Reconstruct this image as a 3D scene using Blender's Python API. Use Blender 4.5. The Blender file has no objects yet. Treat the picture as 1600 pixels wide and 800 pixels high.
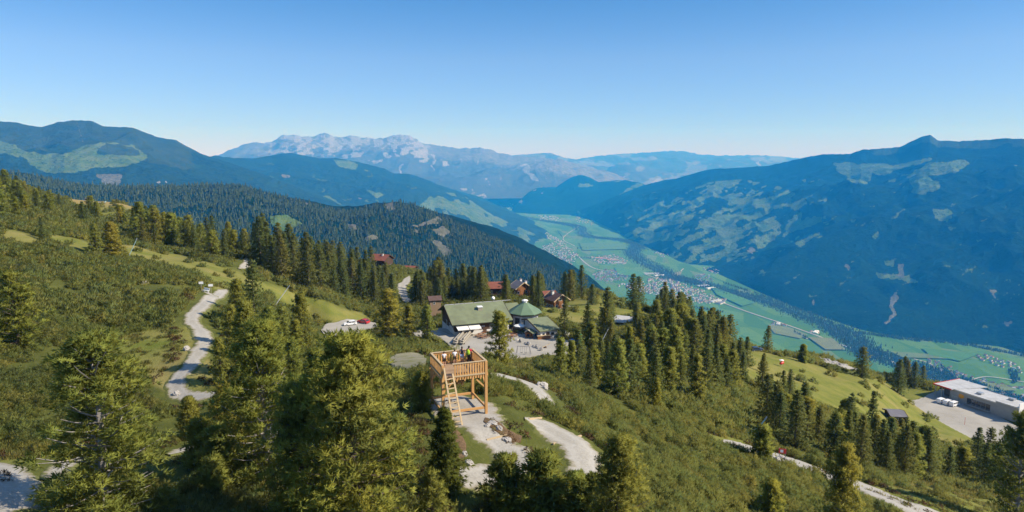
import bpy, bmesh, math, random
import numpy as np
from mathutils import Vector, Matrix
R = math.radians
SC = bpy.context.scene
COL = SC.collection
rng = np.random.default_rng(11)
random.seed(5)

# ------------------------------------------------------------------ camera
F = 1600 * 24.0 / 36.0
PITCH = math.atan(160 / F)
CP, SP = math.cos(PITCH), math.sin(PITCH)
cam_d = bpy.data.cameras.new('camera')
cam_d.lens = 24.0; cam_d.sensor_width = 36.0
cam_d.clip_start = 1.0; cam_d.clip_end = 200000.0
cam = bpy.data.objects.new('camera', cam_d); COL.objects.link(cam)
cam.location = (0, 0, 0); cam.rotation_euler = (math.pi / 2 - PITCH, 0, 0)
SC.camera = cam

# ------------------------------------------------------------------ sky, sun, exposure
SUN_EL, SUN_AZ = R(40), R(104)          # azimuth clockwise from +Y (north): the sun stands to the right, a little behind the camera
w = bpy.data.worlds.new('World'); SC.world = w; w.use_nodes = True
nt = w.node_tree; nt.nodes.clear()
sky = nt.nodes.new('ShaderNodeTexSky'); sky.sky_type = 'NISHITA'; sky.sun_disc = False
sky.sun_elevation = SUN_EL; sky.sun_rotation = SUN_AZ
sky.altitude = 1800; sky.air_density = 1.0; sky.dust_density = 0.25; sky.ozone_density = 2.8
bg = nt.nodes.new('ShaderNodeBackground'); bg.inputs['Strength'].default_value = 0.15
wo = nt.nodes.new('ShaderNodeOutputWorld')
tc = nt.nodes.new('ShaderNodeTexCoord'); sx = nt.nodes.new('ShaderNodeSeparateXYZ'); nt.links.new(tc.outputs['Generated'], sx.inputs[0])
cr = nt.nodes.new('ShaderNodeValToRGB'); nt.links.new(sx.outputs['Z'], cr.inputs[0])      # tints the sky bluer towards the horizon; overhead, out of view, brighter as added fill
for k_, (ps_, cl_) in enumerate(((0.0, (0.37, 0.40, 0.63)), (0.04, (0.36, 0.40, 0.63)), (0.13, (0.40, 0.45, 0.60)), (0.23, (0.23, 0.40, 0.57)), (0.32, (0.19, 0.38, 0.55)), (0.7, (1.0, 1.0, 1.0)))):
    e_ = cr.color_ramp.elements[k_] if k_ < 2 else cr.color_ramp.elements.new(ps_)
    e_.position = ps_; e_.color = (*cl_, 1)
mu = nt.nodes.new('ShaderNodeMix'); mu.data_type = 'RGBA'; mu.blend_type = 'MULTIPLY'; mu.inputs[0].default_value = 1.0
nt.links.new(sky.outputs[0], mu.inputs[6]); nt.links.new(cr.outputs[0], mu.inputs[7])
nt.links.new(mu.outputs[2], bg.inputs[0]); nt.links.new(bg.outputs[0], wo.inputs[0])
sl = bpy.data.lights.new('sun', 'SUN'); sl.energy = 4.3; sl.angle = R(0.5); sl.color = (1.0, 0.91, 0.78)
so = bpy.data.objects.new('sun', sl); COL.objects.link(so)
sdir = Vector((math.sin(SUN_AZ) * math.cos(SUN_EL), math.cos(SUN_AZ) * math.cos(SUN_EL), math.sin(SUN_EL)))
so.rotation_euler = (-sdir).to_track_quat('-Z', 'Y').to_euler()
so.location = sdir * 300
vs = SC.view_settings
vs.view_transform = 'Standard'; vs.look = 'None'; vs.exposure = 0.68; vs.gamma = 1.0
SC.display_settings.display_device = 'sRGB'
cy = SC.cycles
SC.render.engine = 'CYCLES'
cy.max_bounces = 5; cy.diffuse_bounces = 2; cy.glossy_bounces = 2; cy.transmission_bounces = 3
cy.transparent_max_bounces = 6; cy.volume_bounces = 2
cy.use_adaptive_sampling = True; cy.adaptive_threshold = 0.005
try:
    cy.use_denoising = True; cy.denoiser = 'OPENIMAGEDENOISE'; cy.denoising_input_passes = 'RGB_ALBEDO_NORMAL'; cy.denoising_prefilter = 'ACCURATE'
except Exception:
    pass

# ------------------------------------------------------------------ pixel <-> world (pixels of the 1600 x 800 photograph)
def rays(px, py):
    cx = (np.asarray(px, float) - 800) / F; cyy = (400 - np.asarray(py, float)) / F
    return np.stack([cx, CP + cyy * SP, -SP + cyy * CP], -1)
def at(px, py, d):
    """world point on the ray of a pixel at forward distance d"""
    r = rays(px, py); return r * (np.asarray(d, float) / r[..., 1])[..., None]
def slope(px, py):
    r = rays(px, py); return r[..., 2] / r[..., 1]
def project(P):
    P = np.asarray(P, float)
    z = P[..., 1] * CP - P[..., 2] * SP
    yv = P[..., 1] * SP + P[..., 2] * CP
    return 800 + F * P[..., 0] / z, 400 - F * yv / z
VZ = -1240.0
def on_valley(px, py):
    r = rays(px, py); return r * (VZ / r[..., 2])[..., None]

# ------------------------------------------------------------------ noise
def _h(ix, iy, s):
    n = (ix.astype(np.int64) * 374761393 + iy.astype(np.int64) * 668265263 + s * 974634721) & 0x7fffffff
    n = ((n ^ (n >> 13)) * 1274126177) & 0x7fffffff
    return ((n ^ (n >> 16)) & 0xffff) / 65535.0
def vnoise(x, y, s=0):
    x = np.asarray(x, float); y = np.asarray(y, float)
    ix, iy = np.floor(x), np.floor(y); fx, fy = x - ix, y - iy
    fx = fx * fx * (3 - 2 * fx); fy = fy * fy * (3 - 2 * fy)
    a = _h(ix, iy, s); b = _h(ix + 1, iy, s); c = _h(ix, iy + 1, s); d = _h(ix + 1, iy + 1, s)
    return (a + (b - a) * fx) * (1 - fy) + (c + (d - c) * fx) * fy
def fbm(x, y, s=0, o=4):
    """-1..1"""
    t = 0; a = 1.0; n = 0
    for k in range(o):
        t = t + a * (vnoise(x * 2 ** k, y * 2 ** k, s + k * 7) * 2 - 1); n += a; a *= 0.5
    return t / n
def ridged(x, y, s=0, o=4):
    t = 0; a = 1.0; n = 0
    for k in range(o):
        t = t + a * (1 - np.abs(vnoise(x * 2 ** k, y * 2 ** k, s + k * 7) * 2 - 1)); n += a; a *= 0.5
    return t / n
def inside(px, py, poly):
    px = np.asarray(px, float); py = np.asarray(py, float)
    r = np.zeros(px.shape, bool); n = len(poly)
    for i in range(n):
        x0, y0 = poly[i]; x1, y1 = poly[(i + 1) % n]
        if y0 == y1: continue
        c = ((y0 > py) != (y1 > py)) & (px < (x1 - x0) * (py - y0) / (y1 - y0) + x0)
        r ^= c
    return r
def smooth(e0, e1, x):
    t = np.clip((x - e0) / (e1 - e0), 0, 1); return t * t * (3 - 2 * t)

# ------------------------------------------------------------------ mesh helpers
def link(o, parent=None):
    COL.objects.link(o)
    if parent is not None: o.parent = parent
    return o
def np_mesh(name, V, faces, mats=(), smooth_=False, attrs=None, face_attrs=None, midx=None):
    """faces: (n,k) int array of one face size"""
    V = np.asarray(V, np.float32); Fc = np.asarray(faces, np.int32)
    me = bpy.data.meshes.new(name)
    n, k = Fc.shape
    me.vertices.add(len(V)); me.vertices.foreach_set('co', V.ravel())
    me.loops.add(n * k); me.loops.foreach_set('vertex_index', Fc.ravel())
    me.polygons.add(n)
    me.polygons.foreach_set('loop_start', np.arange(0, n * k, k, dtype=np.int32))
    if midx is not None: me.polygons.foreach_set('material_index', np.asarray(midx, np.int32))
    me.polygons.foreach_set('use_smooth', np.full(n, smooth_, bool))
    for a, v in (attrs or {}).items():
        at_ = me.attributes.new(a, 'FLOAT', 'POINT'); at_.data.foreach_set('value', np.asarray(v, np.float32))
    for a, v in (face_attrs or {}).items():
        at_ = me.attributes.new(a, 'FLOAT', 'FACE'); at_.data.foreach_set('value', np.asarray(v, np.float32))
    for m in mats: me.materials.append(m)
    me.update(calc_edges=True); me.validate()
    return me
def grid_faces(nr, nc):
    i = np.arange(nr - 1)[:, None] * nc + np.arange(nc - 1)[None]
    return np.stack([i, i + 1, i + nc + 1, i + nc], -1).reshape(-1, 4)

class MB:
    """collects shapes of one part"""
    def __init__(s): s.v = []; s.f = []; s.mi = []; s.m = 0
    def add(s, vs_, fs_):
        o = len(s.v); s.v += [tuple(p) for p in vs_]
        for f in fs_: s.f.append([o + i for i in f]); s.mi.append(s.m)
        return s
    def hexa(s, p):   # 4 bottom (ccw from above), 4 top
        return s.add(p, [(3, 2, 1, 0), (4, 5, 6, 7), (0, 1, 5, 4), (1, 2, 6, 5), (2, 3, 7, 6), (3, 0, 4, 7)])
    def box(s, x0, y0, z0, x1, y1, z1):
        return s.hexa([(x0, y0, z0), (x1, y0, z0), (x1, y1, z0), (x0, y1, z0), (x0, y0, z1), (x1, y0, z1), (x1, y1, z1), (x0, y1, z1)])
    def bar(s, a, b, wd, ht, up=(0, 0, 1)):
        a = Vector(a); b = Vector(b); d = (b - a).normalized(); u = Vector(up)
        if abs(d.dot(u)) > 0.97: u = Vector((0, 1, 0))
        sd = d.cross(u).normalized(); u2 = sd.cross(d).normalized()
        x = sd * wd / 2; y = u2 * ht / 2
        return s.add([a - x - y, a + x - y, a + x + y, a - x + y, b - x - y, b + x - y, b + x + y, b - x + y],
                     [(0, 1, 2, 3), (7, 6, 5, 4), (0, 4, 5, 1), (1, 5, 6, 2), (2, 6, 7, 3), (3, 7, 4, 0)])
    def tube(s, pts, rad, n=8, cap=True):
        pts = [Vector(p) for p in pts]
        if not hasattr(rad, '__len__'): rad = [rad] * len(pts)
        vs_ = []; fs_ = []
        for i, p in enumerate(pts):
            d = (pts[min(i + 1, len(pts) - 1)] - pts[max(i - 1, 0)]).normalized()
            u = Vector((0, 0, 1)) if abs(d.z) < 0.95 else Vector((1, 0, 0))
            a = d.cross(u).normalized(); b = a.cross(d)
            for k in range(n):
                t = 2 * math.pi * k / n; vs_.append(p + (a * math.cos(t) + b * math.sin(t)) * rad[i])
        for i in range(len(pts) - 1):
            for k in range(n):
                k2 = (k + 1) % n; fs_.append((i * n + k, i * n + k2, (i + 1) * n + k2, (i + 1) * n + k))
        if cap:
            fs_.append(tuple(range(n))); fs_.append(tuple(range((len(pts) - 1) * n, len(pts) * n))[::-1])
        return s.add(vs_, fs_)
    def lathe(s, prof, c=(0, 0, 0), n=12, ph=0):
        vs_ = []; fs_ = []
        for r_, z in prof:
            for k in range(n):
                t = 2 * math.pi * k / n + ph; vs_.append((c[0] + r_ * math.cos(t), c[1] + r_ * math.sin(t), c[2] + z))
        for i in range(len(prof) - 1):
            for k in range(n):
                k2 = (k + 1) % n; fs_.append((i * n + k, i * n + k2, (i + 1) * n + k2, (i + 1) * n + k))
        fs_.append(tuple(range(n))[::-1]); fs_.append(tuple(range((len(prof) - 1) * n, len(prof) * n)))
        return s.add(vs_, fs_)
    def prism(s, poly, y0, y1):
        """poly of (x,z) extruded along y"""
        n = len(poly)
        vs_ = [(x, y0, z) for x, z in poly] + [(x, y1, z) for x, z in poly]
        fs_ = [tuple(range(n)), tuple(range(n, 2 * n))[::-1]] + [(i, n + i, n + (i + 1) % n, (i + 1) % n) for i in range(n)]
        return s.add(vs_, fs_)
    def slab(s, q, th):
        """4 points of the upper face, thickness downwards along the normal"""
        q = [Vector(p) for p in q]; nrm = (q[1] - q[0]).cross(q[3] - q[0]).normalized()
        if nrm.z < 0: nrm = -nrm
        return s.hexa([p - nrm * th for p in q] + q)
    def blob(s, c, r, n=10, m=7, sd=0, jit=0.18, flat=1.0):
        rr = random.Random(sd); vs_ = []; fs_ = []
        for i in range(m + 1):
            ph = math.pi * i / m
            for k in range(n):
                t = 2 * math.pi * k / n; q = 1 + rr.uniform(-jit, jit)
                vs_.append((c[0] + r[0] * q * math.sin(ph) * math.cos(t), c[1] + r[1] * q * math.sin(ph) * math.sin(t), c[2] + r[2] * (q if 0 < i < m else 1) * math.cos(ph)))
        for i in range(m):
            for k in range(n):
                k2 = (k + 1) % n; fs_.append((i * n + k, (i + 1) * n + k, (i + 1) * n + k2, i * n + k2))
        return s.add(vs_, fs_)
    def build(s, name, mats, parent=None, sm=False, bevel=0):
        me = bpy.data.meshes.new(name)
        me.from_pydata(s.v, [], s.f)
        if not isinstance(mats, (list, tuple)): mats = [mats]
        for m in mats: me.materials.append(m)
        me.polygons.foreach_set('material_index', s.mi)
        bm = bmesh.new(); bm.from_mesh(me)
        bmesh.ops.recalc_face_normals(bm, faces=bm.faces)
        if bevel:
            bmesh.ops.bevel(bm, geom=list(bm.edges), offset=bevel, segments=1, affect='EDGES', clamp_overlap=True)
        bm.to_mesh(me); bm.free()
        if sm: me.polygons.foreach_set('use_smooth', [True] * len(me.polygons))
        return link(bpy.data.objects.new(name, me), parent)
def tag(o, label=None, cat=None, group=None, kind=None):
    if label: o['label'] = label
    if cat: o['category'] = cat
    if group: o['group'] = group
    if kind: o['kind'] = kind
    return o
def empty(name, loc, rz=0.0, label=None, cat=None, group=None):
    o = bpy.data.objects.new(name, None); o.empty_display_size = 0.5
    o.location = loc; o.rotation_euler = (0, 0, rz); COL.objects.link(o)
    return tag(o, label, cat, group)
def copy_tree(o, parent=None):
    c = o.copy(); COL.objects.link(c)
    if parent is not None: c.parent = parent
    for ch in list(o.children): copy_tree(ch, c)
    return c

# ------------------------------------------------------------------ materials
def _mat(name):
    m = bpy.data.materials.new(name); m.use_nodes = True; t = m.node_tree; t.nodes.clear()
    out = t.nodes.new('ShaderNodeOutputMaterial'); return m, t, out
class NT:
    """short hand for node building"""
    def __init__(s, name):
        s.m, s.t, s.out = _mat(name)
        s.co = s.t.nodes.new('ShaderNodeTexCoord'); s.geo = s.t.nodes.new('ShaderNodeNewGeometry')
    def n(s, ty, **kw):
        nd = s.t.nodes.new(ty)
        for k, v in kw.items():
            if k.startswith('_'): setattr(nd, k[1:], v)
            else: nd.inputs[k].default_value = v
        return nd
    def l(s, a, b): s.t.links.new(a, b)
    def noise(s, scale, detail=3, rough=0.55, vec=None, dist=0.0):
        nd = s.n('ShaderNodeTexNoise', Scale=scale, Detail=detail, Roughness=rough, Distortion=dist)
        s.l(vec or s.co.outputs['Object'], nd.inputs['Vector']); return nd.outputs[0]
    def ramp(s, fac, lo, hi):
        nd = s.n('ShaderNodeMapRange', **{'From Min': lo, 'From Max': hi}); s.l(fac, nd.inputs['Value']); return nd.outputs[0]
    def mix(s, fac, a, b, mode='MIX'):
        nd = s.t.nodes.new('ShaderNodeMix'); nd.data_type = 'RGBA'; nd.blend_type = mode
        for sock, v in ((nd.inputs[0], fac), (nd.inputs[6], a), (nd.inputs[7], b)):
            if hasattr(v, 'links'): s.l(v, sock)
            elif isinstance(v, (tuple, list)): sock.default_value = (*v[:3], 1)
            else: sock.default_value = v
        return nd.outputs[2]
    def math(s, op, a, b=None):
        nd = s.t.nodes.new('ShaderNodeMath'); nd.operation = op
        for i, v in enumerate((a, b)):
            if v is None: continue
            if hasattr(v, 'links'): s.l(v, nd.inputs[i])
            else: nd.inputs[i].default_value = v
        return nd.outputs[0]
    def attr(s, name):
        nd = s.t.nodes.new('ShaderNodeAttribute'); nd.attribute_name = name; return nd.outputs['Fac']
    def bump(s, h, strength=0.5, dist=0.1):
        nd = s.n('ShaderNodeBump', Strength=strength, Distance=dist); s.l(h, nd.inputs['Height']); return nd.outputs[0]
    def bsdf(s, col, rough=0.8, spec=0.3, metal=0.0, normal=None, **kw):
        b = s.n('ShaderNodeBsdfPrincipled', **kw)
        b.inputs['Specular IOR Level'].default_value = spec; b.inputs['Metallic'].default_value = metal
        for k, v in (('Base Color', col), ('Roughness', rough)):
            if hasattr(v, 'links'): s.l(v, b.inputs[k])
            elif isinstance(v, (tuple, list)): b.inputs[k].default_value = (*v[:3], 1)
            else: b.inputs[k].default_value = v
        if normal is not None: s.l(normal, b.inputs['Normal'])
        s.l(b.outputs[0], s.out.inputs[0]); return b

def plain(name, col, rough=0.7, var=0.2, scale=3.0, spec=0.3, metal=0.0, bump=0.0, dirt=None):
    q = NT(name)
    f = q.noise(scale, 4, 0.6)
    c = q.mix(q.ramp(f, 0.3, 0.7), tuple(x * (1 - var) for x in col), tuple(min(1, x * (1 + var)) for x in col))
    if dirt:
        g = q.noise(scale * 0.37, 5, 0.65); c = q.mix(q.ramp(g, 0.52, 0.72), c, dirt)
    nm = q.bump(q.noise(scale * 6, 3), bump, 0.02) if bump else None
    q.bsdf(c, rough, spec, metal, nm); return q.m
def wood(name, c0, c1, scale=1.0):
    q = NT(name)
    mp = q.n('ShaderNodeMapping', Scale=(scale * 6, scale * 6, scale * 6)); q.l(q.co.outputs['Object'], mp.inputs[0])
    f = q.noise(1.2, 5, 0.7, mp.outputs[0], 1.5)
    g = q.noise(0.9 * scale, 2)
    rnd = q.geo.outputs['Random Per Island']
    c = q.mix(q.ramp(f, 0.3, 0.7), c0, c1)
    c = q.mix(q.math('MULTIPLY', rnd, 0.5), c, tuple(x * 0.62 for x in c0))
    c = q.mix(q.ramp(g, 0.55, 0.8), c, tuple(x * 0.8 for x in c1))
    q.bsdf(c, 0.7, 0.3, 0, q.bump(f, 0.3, 0.01)); return q.m
def foliage(name, dark, lit, warm, transl=0.42):
    q = NT(name)
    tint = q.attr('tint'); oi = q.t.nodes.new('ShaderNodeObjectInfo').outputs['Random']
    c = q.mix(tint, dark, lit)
    big = q.noise(0.16, 3, 0.6, q.geo.outputs['Position']); bg2 = q.noise(0.07, 3, 0.6, q.geo.outputs['Position'])
    c = q.mix(q.math('MULTIPLY', q.ramp(big, 0.45, 0.7), 0.6), c, warm)
    c = q.mix(q.math('MULTIPLY', q.ramp(bg2, 0.5, 0.7), 0.45), c, tuple(0.5 * x + 0.05 for x in lit))
    o2 = q.math('FRACT', q.math('MULTIPLY', oi, 7.13)); o3 = q.math('FRACT', q.math('MULTIPLY', oi, 23.7))
    c = q.mix(q.math('MULTIPLY', o2, 0.5), c, (0.55 * lit[0], 0.80 * lit[1], 1.5 * lit[2]))
    c = q.mix(q.math('MULTIPLY', q.ramp(o3, 0.55, 1.0), 0.5), c, (1.15 * warm[0], 0.95 * warm[1], warm[2]))
    c = q.mix(q.math('MULTIPLY', oi, 0.40), c, tuple(x * 1.1 for x in dark))
    d = q.n('ShaderNodeBsdfDiffuse'); q.l(c, d.inputs[0])
    tr = q.n('ShaderNodeBsdfTranslucent'); q.l(q.mix(0.5, c, tuple(x * 1.2 for x in warm)), tr.inputs[0])
    mx = q.n('ShaderNodeMixShader', Fac=transl); q.l(d.outputs[0], mx.inputs[1]); q.l(tr.outputs[0], mx.inputs[2])
    q.l(mx.outputs[0], q.out.inputs[0]); return q.m
M = {}
# ================================================================== NEAR HILLSIDE
CTRL = [  # photo pixel, forward distance of the ground there
 (0,770,44),(0,700,58),(0,600,78),(0,520,98),(0,450,120),(0,400,150),(0,352,190),(0,325,250),(0,300,330),(0,282,430),
 (-250,700,60),(-250,500,100),(-250,350,190),(-250,275,400),
 (160,800,45),(100,700,58),(150,600,80),(200,540,98),(200,480,120),(150,430,145),(100,380,180),(100,350,230),(100,328,380),(150,315,480),(100,310,480),(200,324,470),(240,340,440),
 (265,615,80),(290,560,90),(320,500,112),(335,460,140),(250,400,215),(250,370,290),(300,375,350),
 (300,700,62),(300,790,47),(400,640,72),(400,560,95),(420,500,140),(385,415,225),(400,395,320),
 (500,480,215),(520,520,205),(500,540,190),(570,505,225),(570,450,300),(580,430,360),
 (640,568,95),(610,640,68),(560,800,46),(700,720,52),(715,640,61),(760,646,61),(670,622,64),(760,740,51),(800,800,46),(640,532,150),(690,555,135),
 (690,525,191),(740,530,188),(745,560,168),(820,545,178),(800,510,202),(860,535,184),(900,550,172),(780,565,150),
 (900,480,260),(870,472,300),(960,505,235),(930,458,330),(800,455,340),(700,470,290),
 (820,600,84),(870,640,74),(905,700,57),(1000,560,160),(1000,640,100),(1000,700,75),(1000,790,50),
 (1100,620,125),(1100,700,85),(1100,790,57),(1100,530,235),(1050,500,270),
 (1190,703,95),(1250,727,90),(1350,762,84),(1450,797,78),(1200,640,140),(1200,590,185),(1150,550,215),(1250,560,240),
 (1300,640,170),(1350,600,220),(1300,577,238),(1450,610,285),(1430,660,215),(1400,745,108),(1500,755,125),(1550,672,238),(1480,622,290),(1590,688,240),(1600,640,280),(1600,780,105),(1600,720,165),
 (1900,800,110),(1900,700,260),
 (1240,557,262),(1290,563,270),(1340,577,274),(1400,590,284),(1440,600,305),(1370,588,264),(1410,603,270),(1440,611,277),(600,421,405),(640,428,405),
]
_u = []; _v = []; _s = []
for px, py, d in CTRL:
    p = at(px, py, d); _u.append(p[0] / p[1]); _v.append(math.log(d)); _s.append(p[2] / p[1])
def _extra(px, d, s_): _u.append((px - 800) / F * 1.03); _v.append(math.log(d)); _s.append(s_)
for px, lst in {
 -700: [(20,-.9),(60,-.25),(150,.0),(400,.08),(900,.0),(1800,-.3)],
 -250: [(20,-1.0),(700,-.06),(1800,-.35)],
 0: [(20,-1.1),(650,-.065),(1000,-.17),(1800,-.42)],
 150: [(20,-1.15),(700,-.115),(1000,-.23),(1800,-.48)],
 250: [(600,-.16),(1000,-.29),(1800,-.5)],
 400: [(20,-1.2),(500,-.22),(1000,-.38),(1800,-.56)],
 580: [(520,-.27),(1000,-.44),(1800,-.6)],
 800: [(20,-1.22),(500,-.31),(1000,-.47),(1800,-.62)],
 1050: [(20,-1.3),(400,-.33),(700,-.44),(1800,-.64)],
 1250: [(20,-1.4),(370,-.40),(600,-.5),(1800,-.66)],
 1450: [(20,-1.5),(400,-.46),(600,-.55),(1800,-.68)],
 1600: [(20,-1.6),(350,-.48),(600,-.57),(1800,-.68)],
 1950: [(20,-1.7),(60,-.85),(400,-.6),(1800,-.7)]}.items():
    for d, s_ in lst: _extra(px, d, s_)
_C = np.stack([np.array(_u) * 1.6, np.array(_v) * 0.55], -1); _S = np.array(_s)
def _phi(r2): return 0.5 * r2 * np.log(r2 + 1e-12)
_n = len(_C); _r2 = ((_C[:, None] - _C[None]) ** 2).sum(-1)
_A = np.zeros((_n + 3, _n + 3)); _A[:_n, :_n] = _phi(_r2) + np.eye(_n) * 2e-4
_A[:_n, _n] = 1; _A[:_n, _n + 1:] = _C; _A[_n, :_n] = 1; _A[_n + 1:, :_n] = _C.T
_W = np.linalg.solve(_A, np.concatenate([_S, np.zeros(3)]))
# level benches that people have built (centre x, y, radius x, radius y, height)
BENCH = []
def height(x, y):
    x = np.asarray(x, float); y = np.asarray(y, float); sh = np.broadcast(x, y).shape
    x = np.broadcast_to(x, sh).ravel(); y = np.broadcast_to(y, sh).ravel(); out = np.empty(len(x))
    for i in range(0, len(x), 40000):
        xx, yy = x[i:i + 40000], np.maximum(y[i:i + 40000], 5)
        q = np.stack([xx / yy * 1.6, np.log(yy) * 0.55], -1)
        r2 = ((q[:, None] - _C[None]) ** 2).sum(-1)
        out[i:i + 40000] = yy * (_phi(r2) @ _W[:_n] + _W[_n] + q @ _W[_n + 1:])
    out += 0.42 * fbm(x / 11, y / 11, 3, 2) * np.clip(y / 60, 0.5, 1.6)
    for cx, cyy, rx, ry, z, a in BENCH:
        ca, sa = math.cos(a), math.sin(a); dx, dy = x - cx, y - cyy
        k = np.maximum(np.abs(dx * ca + dy * sa) / rx, np.abs(-dx * sa + dy * ca) / ry)
        w_ = 1 - smooth(0.9, 1.45, k); out = out * (1 - w_) + z * w_
    return out.reshape(sh)
def ground(px, py, dmax=1500):
    """where the rays of pixels first meet the hillside"""
    px = np.atleast_1d(np.asarray(px, float)); py = np.atleast_1d(np.asarray(py, float))
    ds = np.exp(np.linspace(math.log(16), math.log(dmax), 420))
    r = rays(px, py); r = r / r[:, 1:2]
    P = r[:, None, :] * ds[None, :, None]
    g = P[..., 2] - height(P[..., 0], P[..., 1])
    hit = g <= 0; idx = np.where(hit.any(1), hit.argmax(1), len(ds) - 1); idx = np.maximum(idx, 1)
    k = np.arange(len(px)); g0 = g[k, idx - 1]; g1 = g[k, idx]
    t = np.clip(g0 / (g0 - g1 + 1e-9), 0, 1); d = ds[idx - 1] + (ds[idx] - ds[idx - 1]) * t
    Q = r * d[:, None]; Q[:, 2] = height(Q[:, 0], Q[:, 1]); return Q
def gp(px, py): return Vector(ground([px], [py])[0])
_t = gp(800, 530); BENCH.append((_t.x - 2, _t.y - 6, 27, 21, -52.3, R(12)))      # hut terrace
_t = gp(1535, 655); BENCH.append((180.0, 262, 24, 34, -104.5, R(8)))           # cable car station yard
_t = gp(716, 636); BENCH.append((-5.0, 61.5, 4.5, 4.5, -24.0, R(22)))         # tower pad
_t = gp(530, 518); BENCH.append((_t.x, _t.y, 12, 12, float(_t.z), 0))          # car park

GRASS = {  # meadow outlines (photo pixels)
 'slope': [(60,362),(130,375),(215,386),(262,393),(330,410),(372,422),(400,438),(470,455),(530,480),(600,500),(560,520),(500,496),(455,480),(420,465),(350,455),(308,440),(270,420),(215,404),(150,393),(80,380)],
 'left bright': [(180,525),(240,512),(296,510),(304,530),(292,560),(270,590),(262,612),(225,590),(190,560)],
 'knoll': [(86,306),(140,306),(200,320),(252,338),(240,346),(170,345),(130,330)],
 'right': [(1140,545),(1200,552),(1240,558),(1300,578),(1400,598),(1450,612),(1480,640),(1530,680),(1500,705),(1440,690),(1380,668),(1300,640),(1200,605),(1145,580)],
 'chalet': [(858,486),(890,466),(940,460),(1000,480),(1030,497),(960,500),(905,510),(872,505)],
 'verge': [(1360,758),(1450,755),(1620,788),(1620,830),(1470,800),(1400,775)],
 'verge2': [(1075,672),(1170,688),(1180,698),(1110,690)],
 'left low': [(-60,690),(30,690),(40,722),(-60,735)],
 'edge': [(-60,352),(0,352),(70,372),(60,384),(-60,372)],
 'behind pavilion': [(826,480),(846,470),(880,474),(905,480),(908,506),(882,514),(852,500),(838,492)],
 'path side': [(296,580),(330,560),(345,600),(300,612)],
 'hut front': [(770,562),(830,558),(840,572),(790,585)],
 'road corner': [(620,455),(650,430),(660,470),(630,480)],
}
# polar grid of the hillside
NCOL, NROW = 900, 560
uu = np.linspace(-1.15, 1.15, NCOL); vv = np.linspace(math.log(15), math.log(1800), NROW)
Yg = np.exp(vv)[:, None] * np.ones(NCOL)[None]; Xg = Yg * uu[None]
Zg = height(Xg, Yg); Zg = np.maximum(Zg, VZ - 6)
_px, _py = project(np.stack([Xg, Yg, Zg], -1))
jx = _px + 9 * fbm(Xg / 6, Yg / 6, 21, 3); jy = _py + 3.5 * fbm(Xg / 6, Yg / 6, 22, 3)
near_vis = (Yg > 24) & (Yg < 560)
mead = np.zeros_like(Xg)
for k_, pl in GRASS.items(): mead = np.maximum(mead, inside(jx, jy, pl))
mead *= near_vis
for _ in range(2):
    mead[1:-1, 1:-1] = (mead[1:-1, 1:-1] * 2 + mead[:-2, 1:-1] + mead[2:, 1:-1] + mead[1:-1, :-2] + mead[1:-1, 2:]) / 6
dry = smooth(330, 470, Yg) * smooth(-0.2, -0.35, uu)[None] if False else smooth(380, 450, Yg)

q = NT('hillside_turf')
fine = q.noise(2.2, 5, 0.7); mid = q.noise(0.22, 4, 0.6); lowf = q.noise(0.05, 3)
heath = q.mix(q.ramp(mid, 0.3, 0.7), (0.060, 0.072, 0.018), (0.115, 0.125, 0.030))
heath = q.mix(q.ramp(fine, 0.55, 0.8), heath, (0.15, 0.135, 0.055))
gr = q.mix(q.ramp(mid, 0.3, 0.7), (0.115, 0.140, 0.026), (0.205, 0.200, 0.050))
gr = q.mix(q.ramp(lowf, 0.45, 0.7), gr, (0.250, 0.215, 0.075))
gr = q.mix(q.math('MULTIPLY', q.ramp(fine, 0.5, 0.8), 0.6), gr, (0.075, 0.095, 0.02))
gr = q.mix(q.attr('dry'), gr, (0.30, 0.225, 0.085))
c = q.mix(q.attr('meadow'), heath, gr)
q.bsdf(c, 0.95, 0.05, 0, q.bump(fine, 0.6, 0.25)); M['turf'] = q.m
hill = link(bpy.data.objects.new('hillside', np_mesh('hillside', np.stack([Xg, Yg, Zg], -1).reshape(-1, 3), grid_faces(NROW, NCOL), [M['turf']], True,
            {'meadow': mead.ravel(), 'dry': (dry * np.ones_like(Xg)).ravel()})))
tag(hill, kind='structure')

# ------------------------------------------------------------------ gravel paths, yards
q = NT('gravel'); f1 = q.noise(5.0, 5, 0.75); f2 = q.noise(0.35, 4, 0.6); f3 = q.noise(0.09, 2)
c = q.mix(q.ramp(f1, 0.3, 0.7), (0.250, 0.235, 0.205), (0.400, 0.380, 0.335))
c = q.mix(q.math('MULTIPLY', q.ramp(f2, 0.48, 0.75), 0.6), c, (0.260, 0.240, 0.190))
c = q.mix(q.math('MULTIPLY', q.ramp(f3, 0.5, 0.8), 0.4), c, (0.43, 0.41, 0.37))
ac = q.attr('across'); w1 = q.math('ABSOLUTE', q.math('SUBTRACT', ac, 0.5))        # worn wheel tracks, dusty middle, grass creeping in from the sides
rut = q.ramp(q.math('ABSOLUTE', q.math('SUBTRACT', w1, 0.22)), 0.12, 0.03)
c = q.mix(q.math('MULTIPLY', rut, 0.25), c, (0.46, 0.44, 0.39))
bd = q.math('ADD', q.attr('border'), q.math('MULTIPLY', q.math('SUBTRACT', q.noise(1.6, 4, 0.7), 0.5), 1.5))
c = q.mix(q.ramp(bd, 0.75, 0.30), c, (0.235, 0.205, 0.130)); c = q.mix(q.ramp(bd, 0.42, 0.22), c, (0.120, 0.130, 0.040))
c = q.mix(q.math('MULTIPLY', q.ramp(q.noise(1.1, 5, 0.8), 0.62, 0.72), 0.5), c, (0.20, 0.18, 0.13))
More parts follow.
